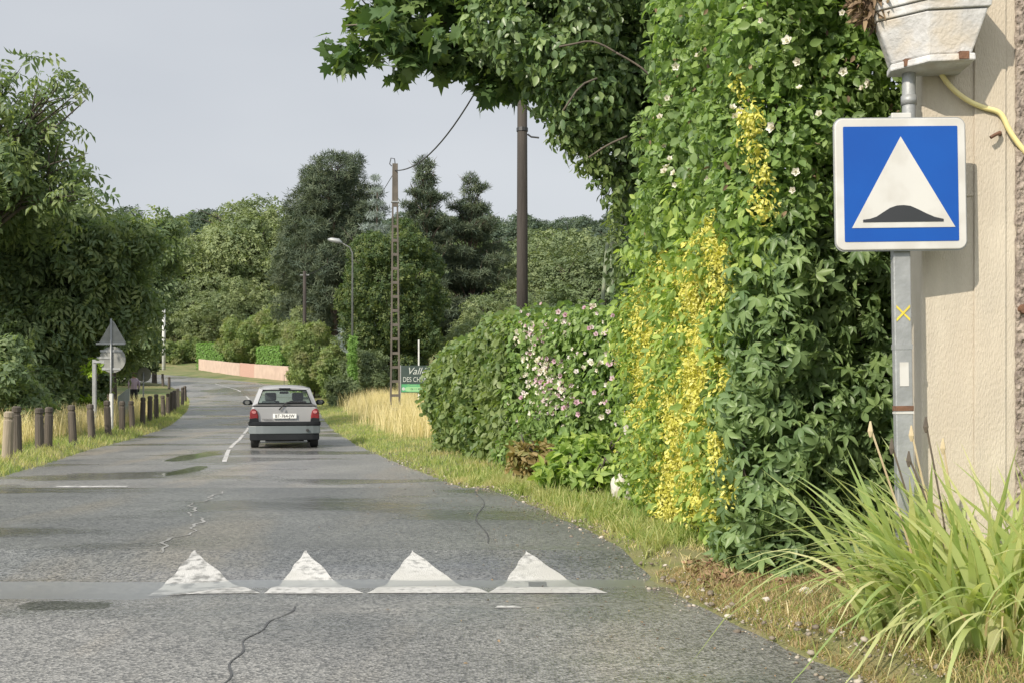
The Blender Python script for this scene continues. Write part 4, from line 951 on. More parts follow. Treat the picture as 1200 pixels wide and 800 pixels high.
# ------------------------------------------------------------------ hedges and climbers on the right
M['l_creeper'] = leafmat('creeper_leaf', G((0.076, 0.138, 0.044), (0.110, 0.179, 0.053), (0.166, 0.248, 0.067)), trans=.28, rough=.42, spec=.5)
M['l_rose'] = leafmat('rose_leaf', G((0.090, 0.166, 0.036), (0.128, 0.218, 0.045), (0.205, 0.301, 0.058)), trans=.3, rough=.42, spec=.5, patch=(.13, .20, .045), ps=1.6)
M['l_vine'] = leafmat('vine_leaf', G((0.066, 0.117, 0.030), (0.101, 0.156, 0.035), (0.156, 0.203, 0.051)), trans=.32, rough=.45, spec=.5, patch=(.15, .20, .06), ps=1.2)
M['l_yellow'] = leafmat('golden_leaf', G((.52, .50, .09), (.66, .63, .14), (.76, .73, .26)), trans=.35, tint=.8)
M['l_lower'] = leafmat('bright_climber_leaf', G((0.115, 0.196, 0.034), (0.172, 0.265, 0.046), (0.299, 0.380, 0.057)), trans=.35)
M['l_ivy'] = leafmat('ivy_leaf', G((0.058, 0.111, 0.036), (0.091, 0.156, 0.044), (0.156, 0.221, 0.058)), trans=.22, rough=.38, spec=.55, patch=(.06, .095, .03), ps=1.0)
M['l_maple'] = leafmat('maple_leaf', G((0.040, 0.083, 0.025), (0.060, 0.113, 0.031), (0.115, 0.172, 0.040)), trans=.26, rough=.45)
M['petal_w'] = leafmat('white_petal', G((.70, .66, .58), (.80, .78, .72)), trans=.3, tint=.7)
M['petal_p'] = leafmat('pink_petal', G((.62, .40, .52), (.74, .60, .68), (.78, .74, .76)), trans=.3, tint=.7)
M['twig'] = mat('brown_twig', (.11, .09, .065), (.07, .058, .045), 8, .9)
def fl_tmpl():
    b = T_leaf(1, .8, .35, -.25)
    return T_many(b, [(2 * math.pi * i / 5, 0, 0, 1, -.45) for i in range(5)] + [(2 * math.pi * i / 5 + .5, 0, 0, .6, -1.0) for i in range(5)])
FL = fl_tmpl()
def flowers(name, spots, size, m, parent, seed, jit=.1, facing=(-.5, -.8, .2)):
    g = np.random.default_rng(seed); P = np.array([tuple(s) for s in spots]) + g.normal(0, jit, (len(spots), 3)) * np.array([1, .3, 1])
    N = np.array(facing)[None, :] + g.normal(0, .35, (len(P), 3)); return instance(name, FL, P, N, g.normal(0, 1, (len(P), 3)), size * g.uniform(.6, 1.25, len(P)), m, parent, g)
def grid_blobs(g, fn, pys, step, r, jit=.12, flat=1.0):
    out = []
    for py in pys:
        lo, hi = fn(py)
        px = lo
        while px <= hi:
            yield_ = (px + g.uniform(-8, 8), py + g.uniform(-8, 8)); out.append(yield_); px += step
    return out
g = np.random.default_rng(101)
# bulge: distance of the leaf surface seen along a pixel column
def dsurf(px):
    return float(np.interp(px, [730, 760, 800, 850, 880, 905, 935, 1000, 1100], [12.2, 10.8, 9.3, 7.95, 7.35, 7.2, 7.3, 7.65, 8.0]))
def region_blobs(x0f, x1f, ys, step, r, dd=0.0):
    out = []
    for py in ys:
        x = x0f(py)
        while x <= x1f(py):
            px, pq = x + g.uniform(-9, 9), py + g.uniform(-9, 9); d = dsurf(px) + dd + g.uniform(-.1, .12) + .34 * max(-.4, mnoise.noise(Vector((px / 62, pq / 75, 1.7)))); rr = r * g.uniform(.7, 1.3) * d / 8
            v = at(px, pq, d + rr * .6)
            if v.z > .12: out.append((v.x, v.y, v.z, rr, rr, rr))
            x += step
    return out
def above(P): return P[:, 2] > .02
ys_up = list(range(-70, 270, 38)); ys_lo = list(range(250, 700, 38))
RB = region_blobs(lambda y: 800 + max(0, (60 - y)) * .35, lambda y: 1075 if y > 60 else 1050, ys_up, 38, .24)
rose = empty('climbing_rose', (2.2, 8.2, H(2.2, 8.2))); tag(rose, 'tall green climbing rose with scattered white blooms above the golden climber', 'climbing plant')
off = Vector(rose.location)
def rel(bl): return [(b_[0] - off.x, b_[1] - off.y, b_[2] - off.z, *b_[3:]) for b_ in bl]
foliage('dead_leaves', rel(RB), 500, T_leaf(1, .5), .05, M['l_dry'], rose, 1021, rand=.9, shell=(1.0, 1.2), cull=.6)
foliage('foliage', rel(RB), 28000, T_leaf(1, .62), .062, M['l_rose'], rose, 102, rand=.65, up=.3, droop=.5, shell=(.7, 1.25), cull=.6, var=.6)
foliage('inner_foliage', rel([(a, b_ + .45, c, r * 1.2, r, r * 1.2) for a, b_, c, r, _, _ in RB]), 6000, T_leaf(1, .7), .09, M['l_creeper'], rose, 103, cull=0)
rs = [(822, 28), (830, 38), (850, 52), (820, 65), (793, 80), (838, 95), (855, 133), (862, 139), (862, 133), (777, 120), (770, 138), (779, 168), (783, 182), (780, 196), (790, 212), (832, 208), (935, 228), (928, 195), (1012, 102), (1022, 104), (778, 200), (786, 204),
      (1080, 35), (980, 18), (925, 45), (930, 75), (892, 27), (870, 5), (940, 102), (985, 85), (963, 130), (810, 262), (905, 150)]
flowers('blossom', [at(px, py, (8.9 if px < 800 else dsurf(px)) - .42) - off for px, py in rs], .042, M['petal_w'], rose, 104, .02)
b = MB()
for i in range(9):
    px = 820 + i * 27; d = dsurf(px) + .35; pts = [at(px + 12 * math.sin(q * 1.3 + i), 700 - q * 70, d) - off for q in range(11)]
    pts[0].z = 0; b.tube(pts, [.022 - .0016 * q for q in range(11)], 6)
b.build('stem', M['twig'], rose)
# virginia creeper in the shade
CB = region_blobs(lambda y: 880, lambda y: 1090 if y < 600 else 1060, ys_lo, 40, .20)
cre = empty('virginia_creeper', (2.5, 8.3, H(2.5, 8.3))); tag(cre, 'dark green five-fingered creeper behind the sign post, down to the ground', 'climbing plant'); off = Vector(cre.location)
kc = lambda P: (P[:, 2] > .02 - off.z)
foliage('foliage', rel(CB), 5200, T_palm(), .105, M['l_creeper'], cre, 105, rand=.35, up=.15, droop=.9, shell=(.75, 1.25), cull=.6, keep=kc)
foliage('inner_foliage', rel([(a, b_ + .4, c, r * 1.2, r, r * 1.2) for a, b_, c, r, _, _ in CB]), 2600, T_palm(), .12, M['l_creeper'], cre, 106, cull=0, keep=kc)
b = MB()
for i in range(7):
    px = 900 + i * 26; d = dsurf(px) + .25; pts = [at(px + 14 * math.sin(q * 1.1 + i * 2), 690 - q * 45, d) - off for q in range(10)]; pts[0].z = -.05
    b.tube(pts, [.016 - .001 * q for q in range(10)], 6)
b.build('stem', M['twig'], cre)
# golden climber bulging to the road
YB = region_blobs(lambda y: 754 if y > 330 else 782, lambda y: 885, list(range(255, 690, 36)), 34, .21)
gol = empty('golden_climber', (1.7, 8.4, H(1.7, 8.4))); tag(gol, 'bright yellow-leaved climber mixed with green leaves, bulging towards the road', 'climbing plant'); off = Vector(gol.location)
kg = lambda P: P[:, 2] > .02 - off.z
foliage('green_foliage', rel(YB), 15000, T_leaf(1, .5), .078, M['l_lower'], gol, 107, rand=.6, up=.25, droop=.7, shell=(.7, 1.3), cull=.6, keep=kg, var=.6)
foliage('inner_foliage', rel([(a + .2, b_ + .4, c, r * 1.2, r * 1.2, r * 1.2) for a, b_, c, r, _, _ in YB]), 7000, T_leaf(1, .6), .1, M['l_creeper'], gol, 108, cull=0, keep=kg)
strands = [(788, 300, 850, 330, 26), (800, 330, 845, 560, 40), (838, 280, 832, 600, 20), (785, 300, 790, 400, 18), (760, 360, 770, 470, 14), (752, 400, 757, 440, 10), (770, 470, 800, 600, 26), (790, 560, 795, 600, 12),
           (835, 480, 850, 600, 22), (875, 95, 882, 190, 7), (880, 150, 893, 215, 7), (885, 210, 900, 250, 6), (815, 430, 820, 560, 16), (846, 268, 870, 330, 10)]
yb = []
for x0_, y0_, x1_, y1_, w__ in strands:
    L_ = max(3, int(math.hypot(x1_ - x0_, y1_ - y0_) / 3.6))
    for i in range(L_):
        t = i / (L_ - 1); px = x0_ + (x1_ - x0_) * t + g.normal(0, w__ * .66) - (10 if y0_ > 255 else 0); px = px if y0_ < 255 or px < 862 else 862 - abs(g.normal(0, 30)); py = y0_ + (y1_ - y0_) * t + g.normal(0, 5); d = dsurf(px) - .20 - g.uniform(0, .12) + .34 * max(-.4, mnoise.noise(Vector((px / 62, py / 75, 1.7)))); v = at(px, py, d); s = .05 * g.uniform(.4, 1.6) * d / 8; py0 = 1 if py < 260 and i % 7 else 0
        if py0: continue
        yb.append((v.x, v.y, v.z, s * 1.1, s * .8, s * 1.4))
foliage('golden_foliage', rel(yb), 40000, T_leaf(1, .5), .038, M['l_yellow'], gol, 109, rand=.7, up=.2, droop=.5, cull=0, shell=(.4, 1.7))
b = MB()
for i in range(8):
    px = 760 + i * 17; d = dsurf(px) + .15; pts = [at(px + 9 * math.sin(q * 1.2 + i), 660 - q * 38, d) - off for q in range(9)]; pts[0].z = -.05
    b.tube(pts, [.016 - .001 * q for q in range(9)], 6)
b.build('stem', M['twig'], gol)
# rose and vine hedge further back
def dh(px): return float(np.interp(px, [505, 560, 620, 680, 735], [22.6, 19.4, 16.6, 14.6, 13.6]))
def top_h(px): return float(np.interp(px, [500, 520, 545, 580, 610, 650, 700, 740], [474, 434, 408, 392, 374, 368, 370, 388]))
def hedge_region(x0, x1, st, r, seed):
    gg = np.random.default_rng(seed); out = []
    x = x0
    while x <= x1:
        d = dh(x); zg = H(pxX(x, d), d); yb_ = HY + (EYE - zg) * F / d; py = top_h(x) + 14
        while py < yb_ - 4:
            rr = r * gg.uniform(.7, 1.35); v = at(x + gg.uniform(-6, 6), py + gg.uniform(-6, 6), d + rr * .7 + gg.uniform(-.1, .25))
            out.append((v.x, v.y, v.z, rr, rr * 1.2, rr)); py += st * 16 / d * 1.0
        for q in (.6, 1.2): v = at(x, top_h(x) + 12, d); out.append((v.x, v.y + q, v.z - .05, r * 1.3, r * 1.6, r))
        x += st * 16 / d
    return out
off = Vector((0, 0, 0))
vh = empty('vine_hedge', (pxX(560, 19.4), 19.8, 0)); tag(vh, 'long leafy green vine hedge left of the pink roses, along the verge', 'hedge'); off = Vector(vh.location)
VB = hedge_region(524, 612, 26, .38, 111); kv = lambda P: P[:, 2] > .05
foliage('foliage', rel(VB), 17000, T_leaf(1, .62), .13, M['l_vine'], vh, 112, rand=.5, up=.25, droop=.8, shell=(.7, 1.18), cull=.65, keep=kv)
foliage('inner_foliage', rel([(a, b_ + .6, c, r, r, r) for a, b_, c, r, _, _ in VB]), 6000, T_lo(1, .7), .2, M['l_creeper'], vh, 113, cull=0, keep=kv)
MB().tube([(0, .6, 0), (.1, .6, 1), (0, .6, 2)], [.06, .05, .02], 6).tube([(-.5, 2.4, 0), (-.6, 2.4, 1), (-.5, 2.4, 1.6)], [.05, .04, .02], 6).build('stem', M['twig'], vh)
rh = empty('rose_bush', (pxX(675, 15), 15.2, 0)); tag(rh, 'large rose bush hedge dotted with pink and white blooms', 'shrub'); off = Vector(rh.location)
PB = hedge_region(618, 738, 26, .34, 115)
foliage('foliage', rel(PB), 19000, T_leaf(1, .6), .10, M['l_rose'], rh, 116, rand=.5, up=.25, droop=.7, shell=(.7, 1.18), cull=.65, keep=kv)
foliage('inner_foliage', rel([(a, b_ + .55, c, r, r, r) for a, b_, c, r, _, _ in PB]), 6000, T_lo(1, .7), .16, M['l_creeper'], rh, 117, cull=0, keep=kv)
wsp, psp = [], []
for i in range(85):
    t = g.random(); px = 606 + 40 * t + g.normal(0, 12); py = 385 + 95 * t + g.normal(0, 16); wsp.append((px, py))
for i in range(60): wsp.append((g.uniform(596, 720), g.uniform(362, 500)))
for i in range(40): psp.append((g.uniform(600, 728), g.uniform(362, 500)))
for i in range(90):
    t = g.random(); px = 622 + 34 * t + g.normal(0, 9 + 7 * t); py = 378 + 100 * t + g.normal(0, 8); psp.append((px, py))
for i in range(45): psp.append((g.uniform(620, 665), g.uniform(440, 485)))
psp += [(672, 370), (664, 374), (690, 362), (678, 413), (713, 426), (720, 424), (716, 430), (680, 416), (700, 368), (640, 365), (655, 372), (728, 378)]
flowers('white_blossom', [at(px, py, dh(px) - .42) - off for px, py in wsp], .055, M['petal_w'], rh, 118, .05)
flowers('pink_blossom', [at(px, py, dh(px) - .42) - off for px, py in psp], .05, M['petal_p'], rh, 119, .05)
MB().tube([(0, .5, 0), (.1, .5, 1), (0, .6, 2)], [.05, .04, .02], 6).tube([(.9, .3, 0), (.8, .3, 1), (.9, .3, 1.9)], [.05, .04, .02], 6).build('stem', M['twig'], rh)
# bright low plants at the hedge foot
for (px, py, r, lab, m) in ((700, 590, .34, 'bright green low climber at the foot of the rose bush', M['l_lower']), (655, 560, .30, 'mixed green and dry foliage at the rose bush foot', M['l_shrub'])):
    d = 1680 / (py - HY); X = pxX(px, d); bush('low_plant', X, d + .3, .75, .45, .75, m, lab, int(px), 1800, .15, 14, z0=-.05, tm=T_leaf(1, .5), cat='plant', twig=True)
d = 14.2; bush('low_plant', pxX(632, d), d + .2, .5, .4, .7, leafmat('half_dry_leaf', G((.20, .15, .06), (.32, .25, .11), (.14, .17, .05)), trans=.3), 'browned half-dry plant at the rose hedge foot', 645, 900, .13, 10, z0=-.05, tm=T_leaf(1, .4), cat='plant')
# white stones and wall stump
M['stone'] = mat('white_stone', (.56, .53, .47), (.42, .39, .34), 5, .9, .5, 20)
def rock(name, loc, r, seed, label, sc=(1, .8, .6), m=None):
    bm = bmesh.new(); bmesh.ops.create_icosphere(bm, subdivisions=3, radius=r)
    for v in bm.verts:
        v.co *= 1 + .25 * mnoise.noise(v.co / r * 1.1 + Vector((seed, 0, 0))) + .07 * mnoise.noise(v.co / r * 4 + Vector((seed, 3, 0)))
        v.co.x *= sc[0]; v.co.y *= sc[1]; v.co.z *= sc[2]
    me = bpy.data.meshes.new(name); bm.to_mesh(me); bm.free(); me.materials.append(m or M['stone']); o = bpy.data.objects.new(name, me); C.objects.link(o); o.location = loc; tag(o, label, 'stone'); return o
d = 11.9; X = pxX(729, d); rock('stone_block', (X, d, H(X, d) + .14), .17, 3, 'upright white stone block at the foot of the hedges', (.75, .6, 1.25))
o = MB().box(-.09, .09, -.09, .09, -.3, 1.15).build('stone_post', M['stone'], bevel=.02); o.location = (pxX(739, 13.2), 13.2, .0); tag(o, 'pale stone gatepost half buried in leaves left of the golden climber', 'post')
for i, (px, py, r, lab) in enumerate(((945, 693, .045, 'grey-white stone on bare soil by the creeper, left of the iris'), (898, 699, .03, 'smaller pale stone on bare soil at the creeper foot'),
                                      (1000, 700, .03, 'small buff stone beside the iris leaves'))):
    d = 1.32 * F / (py - HY); X = pxX(px, d); rock('stone', (X, d, H(X, d) + r * .3), r, i * 7, lab)

# tree above, clothed in ivy, and the overhanging maple branch
it = empty('ivy_clad_tree', (2.6, 13.2, H(2.6, 13.2))); tag(it, 'tree smothered in ivy leaning over the timber pole', 'tree'); off = Vector(it.location)
IB = []
low = lambda px: float(np.interp(px, [560, 585, 605, 640, 655, 690, 715, 735, 780], [30, 62, 88, 118, 146, 176, 210, 320, 520]))
x = 580
while x < 830:
    y = -170
    while y < low(x) - 16:
        d = 11.5 + g.uniform(-.5, .5) + (.5 if x > 700 else 0); rr = .36 * g.uniform(.65, 1.3); v = at(x + g.uniform(-12, 12), y + g.uniform(-10, 10), d + .3); IB.append((v.x, v.y, v.z, rr, rr, rr * .95)); y += 40
    x += 34
foliage('crown', rel(IB), 36000, T_leaf(1, .6), .10, M['l_ivy'], it, 121, rand=.5, up=.25, droop=1.0, shell=(.6, 1.2), cull=.62)
foliage('inner_crown', rel([(a + .15, b_ + .8, c + .1, r * .8, r * .8, r * .8) for a, b_, c, r, _, _ in IB]), 16000, T_lo(1, .8), .13, M['l_creeper'], it, 122, cull=0)
hang = []
for px in (652, 668, 683, 696, 708, 722, 735):
    for q in range(7): v = at(px + g.uniform(-5, 5), low(px) - 30 + q * 9 + g.uniform(-5, 5), 12.0); hang.append((v.x, v.y, v.z, .07, .07, .12))
foliage('hanging_sprays', rel(hang), 900, T_leaf(1, .5), .085, M['l_vine'], it, 123, rand=.5, droop=1.4, cull=0, shell=(.3, 1.4))
trunk(it, M['bark'], (0, 0, -.3), (-.3, .2, 7.5), .24, .1, [(.6, at(700, 60, 12.8) - off, .07), (.7, at(640, 30, 12.6) - off, .07), (.55, at(730, 150, 12.6) - off, .06), (.8, at(700, -80, 12.8) - off, .08), (.85, at(780, -60, 12.6) - off, .08), (.7, at(620, 60, 12.4) - off, .06)], seed=31)
for pts in ([(655, 55), (672, 52), (690, 48), (705, 52), (722, 62)], [(722, 62), (740, 72), (755, 82), (768, 96)], [(690, 185), (712, 170), (735, 160)], [(660, 130), (680, 100), (700, 92)]):
    MB().tube(smoothpts([at(p[0], p[1], 11.0) - off for p in pts], 1), .011, 6).build('bare_branch', M['twig'], it, smooth=True)
mp_ = empty('maple_tree', (2.2, 16.5, H(2.2, 16.5))); tag(mp_, 'large-leaved maple whose branch hangs into the sky at the top', 'tree'); off = Vector(mp_.location)
mb_ = []
for (px, py, r, k) in ((420, -10, .22, 4), (440, 35, .26, 8), (415, 62, .12, 3), (470, 15, .34, 10), (465, 60, .22, 7), (505, 30, .36, 11), (500, 68, .16, 5), (545, 20, .36, 11), (540, 62, .24, 8), (580, 50, .34, 11), (590, 88, .22, 6), (575, 10, .4, 10),
                       (604, 96, .16, 4), (450, -60, .4, 10), (520, -60, .5, 12), (590, -50, .5, 12), (570, 88, .14, 4),  (560, -20, .4, 8)):
    for i in range(k):
        v = at(px, py, 12.9) + Vector(g.normal(0, 1, 3) * r * 1.24 * np.array([.8, 1.0, .55])); mb_.append((v.x, v.y, v.z, .17, .2, .14))
foliage('crown', rel(mb_), 1700, T_maple(), .215, M['l_maple'], mp_, 125, out=.3, rand=.55, up=.7, droop=.7, cull=0, shell=(.2, 1.3), var=.3)
# upper crown above the frame, same tree
gg = np.random.default_rng(77); up_b = lobes(gg, (4.5, 1.0, 9.0), (4.0, 3.6, 2.6), 40, 1.0, -.4, .8)
foliage('upper_crown', up_b, 5000, T_maple(), .24, M['l_maple'], mp_, 126, out=.4, rand=.5, up=.6, droop=.5, cull=.6)
br = [at(600, -60, 13.5), at(570, 5, 13), at(525, 25, 12.9), at(480, 30, 12.9), at(440, 28, 12.9), at(405, 30, 12.9)]
trunk(mp_, M['bark'], (0, 0, -.3), (-.6, -1.6, 9), .22, .09, [(.8, br[0] - off, .10), (.9, Vector((3, 1, 10)), .09), (.9, Vector((5, -1, 9.5)), .09)], seed=9)
b = MB(); b.tube([p - off for p in br], [.05, .04, .03, .022, .015, .006], 7)
for (a_, e_) in ((1, (585, 85)), (1, (610, 105)), (2, (540, 62)), (3, (500, 65)), (3, (465, 62)), (4, (418, 60)), (4, (420, -5)), (2, (520, -30))):
    e = at(e_[0], e_[1], 12.9) - off; s = br[a_] - off; b.tube([s, s.lerp(e, .5) + Vector((0, 0, .05)), e], [.018, .012, .005], 5)
b.build('hanging_branch', M['bark'], mp_, smooth=True)

# ------------------------------------------------------------------ iris clump by the sign
M['l_iris'] = leafmat('iris_leaf', G((.19, .27, .075), (.29, .34, .11), (.44, .43, .21)), trans=.35, rough=.4, spec=.5)
M['l_irisdry'] = leafmat('dry_iris_leaf', G((.42, .33, .18), (.58, .49, .30)), trans=.3)
def blades(name, spots, m, parent, hgt, wid, seed, lean=.6, seg=6, rnd_w=True, stiff=1.0, base=None, mix=.5):
    gg = np.random.default_rng(seed); n = len(spots); vs = np.zeros((n, (seg + 1) * 2, 3)); fs = []
    for i, (x, y, z) in enumerate(spots):
        a = gg.uniform(0, 6.28); h = hgt * gg.uniform(.4, 1.15); l = lean * gg.uniform(.2, 1.2); wd = wid * gg.uniform(.7, 1.2); tw = gg.uniform(0, 6.28)
        dx, dy = math.cos(a), math.sin(a)
        if base is not None: bx, by = base(x, y); dx, dy = dx * mix + bx, dy * mix + by; q = math.hypot(dx, dy) or 1; dx, dy = dx / q, dy / q
        px, py_ = math.cos(tw), math.sin(tw)
        for k in range(seg + 1):
            t = k / seg; o = l * h * (t ** 1.8); zz = h * t * math.sqrt(max(.05, 1 - (l * t * .75) ** 2)) - max(0, l - .8) * h * t ** 3 * .9
            ww = wd * (1 - t ** 2.5) * (.7 + .6 * t * (1 - t) * 2) * .5
            vs[i, 2 * k] = (x + dx * o - px * ww, y + dy * o - py_ * ww, z + zz); vs[i, 2 * k + 1] = (x + dx * o + px * ww, y + dy * o + py_ * ww, z + zz + .1 * ww)
    k2 = (seg + 1) * 2
    me = bpy.data.meshes.new(name); me.vertices.add(n * k2); me.vertices.foreach_set('co', vs.reshape(-1).astype(np.float32))
    q = np.array([[2 * k, 2 * k + 1, 2 * k + 3, 2 * k + 2] for k in range(seg)]).reshape(-1)
    loops = (q[None, :] + (np.arange(n) * k2)[:, None]).reshape(-1); me.loops.add(len(loops)); me.loops.foreach_set('vertex_index', loops.astype(np.int32))
    me.polygons.add(n * seg); me.polygons.foreach_set('loop_start', (np.arange(n * seg) * 4).astype(np.int32)); me.polygons.foreach_set('loop_total', np.full(n * seg, 4, np.int32))
    at_ = me.attributes.new('rnd', 'FLOAT', 'FACE'); at_.data.foreach_set('value', np.repeat(gg.random(n), seg).astype(np.float32))
    me.materials.append(m); me.update(calc_edges=True); o = bpy.data.objects.new(name, me); C.objects.link(o); o.parent = parent; return o
ic = empty('iris_clump', (0, 0, 0)); tag(ic, 'sunlit clump of sword-leaved irises around the sign post foot', 'plant')
sp = []
cents = [(2.12, 5.15), (2.3, 5.0), (2.5, 4.9), (2.15, 4.9), (2.4, 5.25), (2.65, 5.2), (2.0, 5.3), (2.6, 4.7), (2.3, 5.5), (2.75, 5.0), (2.35, 4.75)]
for i in range(700):
    c = cents[g.integers(len(cents))]; x = c[0] + g.normal(0, .07); y = c[1] + g.normal(0, .07); sp.append((x, y, H(x, y) - .02))
outw = lambda x, y: ((x - 2.4) * 1.3 - .45, (y - 5.15) * 1.2 - .35)
blades('leaves', sp[:330] + sp[560:], M['l_iris'], ic, .90, .052, 131, 1.0, seg=9, base=outw, mix=.7)
blades('drooping_leaves', [(x - .05, y - .08, z) for x, y, z in sp[400:490]], M['l_iris'], ic, .70, .044, 134, 1.25, seg=9, base=outw)
blades('dry_leaves', sp[490:560], M['l_irisdry'], ic, .52, .020, 132, 1.1, base=outw)
for i, (px, py) in enumerate(((1020, 500), (1045, 520), (1068, 505), (1085, 495), (1105, 520), (1065, 535))):
    e = at(px, py, 5.1); x0 = 2.1 + .04 * i; b = MB()
    b.tube(smoothpts([Vector((x0, 5.1, H(x0, 5.1))), Vector(((x0 + e.x) / 2 + .02, 5.1, (H(x0, 5.1) + e.z) / 2)), e], 1), .005, 5).tube([e - Vector((0, 0, .05)), e - Vector((0, 0, .02)), e + Vector((.0, 0, .03))], [.005, .014, .004], 6)
    b.build('seed_stalk', M['twig'] if i % 2 else mat('straw_stalk', (.45, .38, .24), (.38, .3, .18), 5, .9), ic)

# ------------------------------------------------------------------ grasses, litter, gravel
M['l_grass'] = leafmat('grass_blade', G((.13, .19, .035), (.20, .26, .05), (.36, .35, .12)), trans=.35, patch=(.34, .30, .13), ps=.9)
M['l_straw'] = leafmat('straw_blade', G((.46, .38, .20), (.62, .53, .30), (.70, .62, .40)), trans=.35)
M['l_deadgrass'] = leafmat('dead_grass', G((.30, .22, .12), (.42, .32, .18), (.24, .24, .08)), trans=.3)
def scatter(n, ya, yb, fx, seed, dens=None, bias=1.0):
    gg = np.random.default_rng(seed); out = []
    while len(out) < n:
        y = ya + (yb - ya) * gg.random() ** bias; x = fx(y, gg)
        if dens is None or gg.random() < dens(x, y): out.append((x, y, H(x, y) - .01))
    return out
def ntop(x, y): return .5 + mnoise.noise(Vector((x * 1.2, y * 1.2, 7)))
sg_ = scatter(20000, 4.3, 16, lambda y, q: xr(y) - .02 + abs(q.normal(0, .9)) + q.uniform(0, .3), 141, lambda x, y: (.35 + .7 * ntop(x, y)) * (.12 if (x > 1.2 and 6.4 < y < 8.2) else .4 if y < 8 else 1), 1.0)
o = blades('grass', sg_, M['l_grass'], None, .10, .009, 142, .9, 3); tag(o, 'short mixed green and dry grass on the right verge near the camera', 'grass', kind='stuff')
def tuft_spots(n, ya, yb, fx, seed, per=16):
    gg = np.random.default_rng(seed); out = []
    for _ in range(n):
        y = gg.uniform(ya, yb); x = fx(y, gg)
        for _k in range(per): a, b_ = x + gg.normal(0, .03), y + gg.normal(0, .03); out.append((a, b_, H(a, b_) - .01))
    return out
o = blades('grass', tuft_spots(230, 8.0, 15, lambda y, q: xr(y) + .1 + abs(q.normal(0, .8)), 153), M['l_grass'], None, .19, .011, 154, .8, 4); tag(o, 'taller green grass tufts dotted along the right verge', 'grass', kind='stuff')
o = blades('dry_grass', tuft_spots(130, 4.4, 14, lambda y, q: xr(y) + .05 + abs(q.normal(0, .8)), 155, 12), M['l_straw'], None, .11, .008, 156, 1.2, 4); tag(o, 'bleached dry tufts dotted along the right verge', 'dry grass', kind='stuff')
s2 = scatter(24000, 15, 60, lambda y, q: xr(y) - .05 + abs(q.normal(0, 2.2)), 143, lambda x, y: .3 + .8 * ntop(x, y), 1.4)
o = blades('grass', s2, M['l_grass'], None, .13, .016, 144, .7, 2); tag(o, 'green grass on the right verge beside the car', 'grass', kind='stuff')
s3 = scatter(14000, 14, 62, lambda y, q: xl(y) + .05 - abs(q.normal(0, 1.3)), 145, None, 1.3)
o = blades('grass', s3, M['l_grass'], None, .17, .016, 146, .7, 3); tag(o, 'green grass around the wooden bollards', 'grass', kind='stuff')
s4 = scatter(17000, 26, 64, lambda y, q: xr(y) + .7 + q.random() ** .6 * 2.4 + abs(q.normal(0, 1.6)) - .0, 147, lambda x, y: .4 + ntop(x, y), 1.2)
o = blades('dry_grass', s4, M['l_straw'], None, .9, .018, 148, .35, 3); tag(o, 'tall straw-coloured grass around the concrete pole', 'dry grass', kind='stuff')
s5 = scatter(7500, 21, 50, lambda y, q: xl(y) - 1.3 - abs(q.normal(0, 1.6)), 149, lambda x, y: .4 + ntop(x, y), 1.1)
o = blades('dry_grass', s5, M['l_straw'], None, .8, .014, 150, .4, 3); tag(o, 'tall straw-coloured grass behind the wooden bollards', 'dry grass', kind='stuff')
s6 = scatter(15000, 4.3, 7.7, lambda y, q: xr(y) + .05 + abs(q.normal(0, .8)), 151, None)
o = blades('dry_grass', s6, M['l_deadgrass'], None, .075, .006, 152, 1.3, 3); tag(o, 'dead flattened grass and litter around the iris', 'dry grass', kind='stuff')
# pebbles on the road edge
gg = np.random.default_rng(161); ico = bmesh.new(); bmesh.ops.create_icosphere(ico, subdivisions=1, radius=.5); ico.verts.ensure_lookup_table()
IT = (np.array([tuple(v.co) for v in ico.verts]) * np.array([1, .8, .5]), [tuple(v.index for v in f.verts) for f in ico.faces]); ico.free()
n = 2200; y = 4.5 + 18 * gg.random(n) ** 1.3; x = np.array([xr(v) for v in y]) + gg.normal(.06, .11, n); big = gg.random(n) < .10
sz = np.where(big, gg.uniform(.02, .06, n), gg.uniform(.006, .018, n)); P = np.array([(a, c, H(a + .15, c) if a > xr(c) - .0 else road_z(a, c)) for a, c in zip(x, y)])
o = instance('gravel', IT, P + np.array([0, 0, .004]), gg.normal(0, .25, (n, 3)) + np.array([0, 0, 1]), gg.normal(0, 1, (n, 3)), sz, leafmat('gravel_stone', G((.12, .10, .08), (.22, .19, .15), (.46, .42, .36)), trans=0, rough=.9), None, gg)
tag(o, 'loose pebbles and grit along the right road edge', 'gravel', kind='stuff')
# bare soil strip under the creeper
M['soil2'] = mat('reddish_soil', (.15, .085, .055), (.24, .15, .095), 14, 1, .9, 50, c3=(.10, .06, .04), s3=4)
vs, fs = [], []
n = 26
for i in range(n + 1):
    for j in range(9):
        x = 1.35 + 1.6 * i / n; yw = .42 + .12 * math.sin(i * .9); y = 7.35 - .0 * i / n + (j / 8 - .5) * 2 * yw; e = (1 - abs(j / 4 - 1) ** 3) * min(1, i / 3, (n - i) / 2 + .2)
        vs.append((x, y, H(x, y) - .02 + .035 * e + .012 * mnoise.noise(Vector((x * 9, y * 9, 1)))))
for i in range(n):
    for j in range(8): fs.append((i * 9 + j, i * 9 + j + 1, (i + 1) * 9 + j + 1, (i + 1) * 9 + j))
o = MB().add(vs, fs).build('bare_soil', M['soil2'], smooth=True); tag(o, kind='structure')
gg = np.random.default_rng(171); n = 900; P = np.stack([gg.uniform(1.3, 2.9, n), gg.uniform(6.95, 7.8, n), np.zeros(n)], 1); P[:, 2] = [H(a, b_) + .02 for a, b_, _ in P]
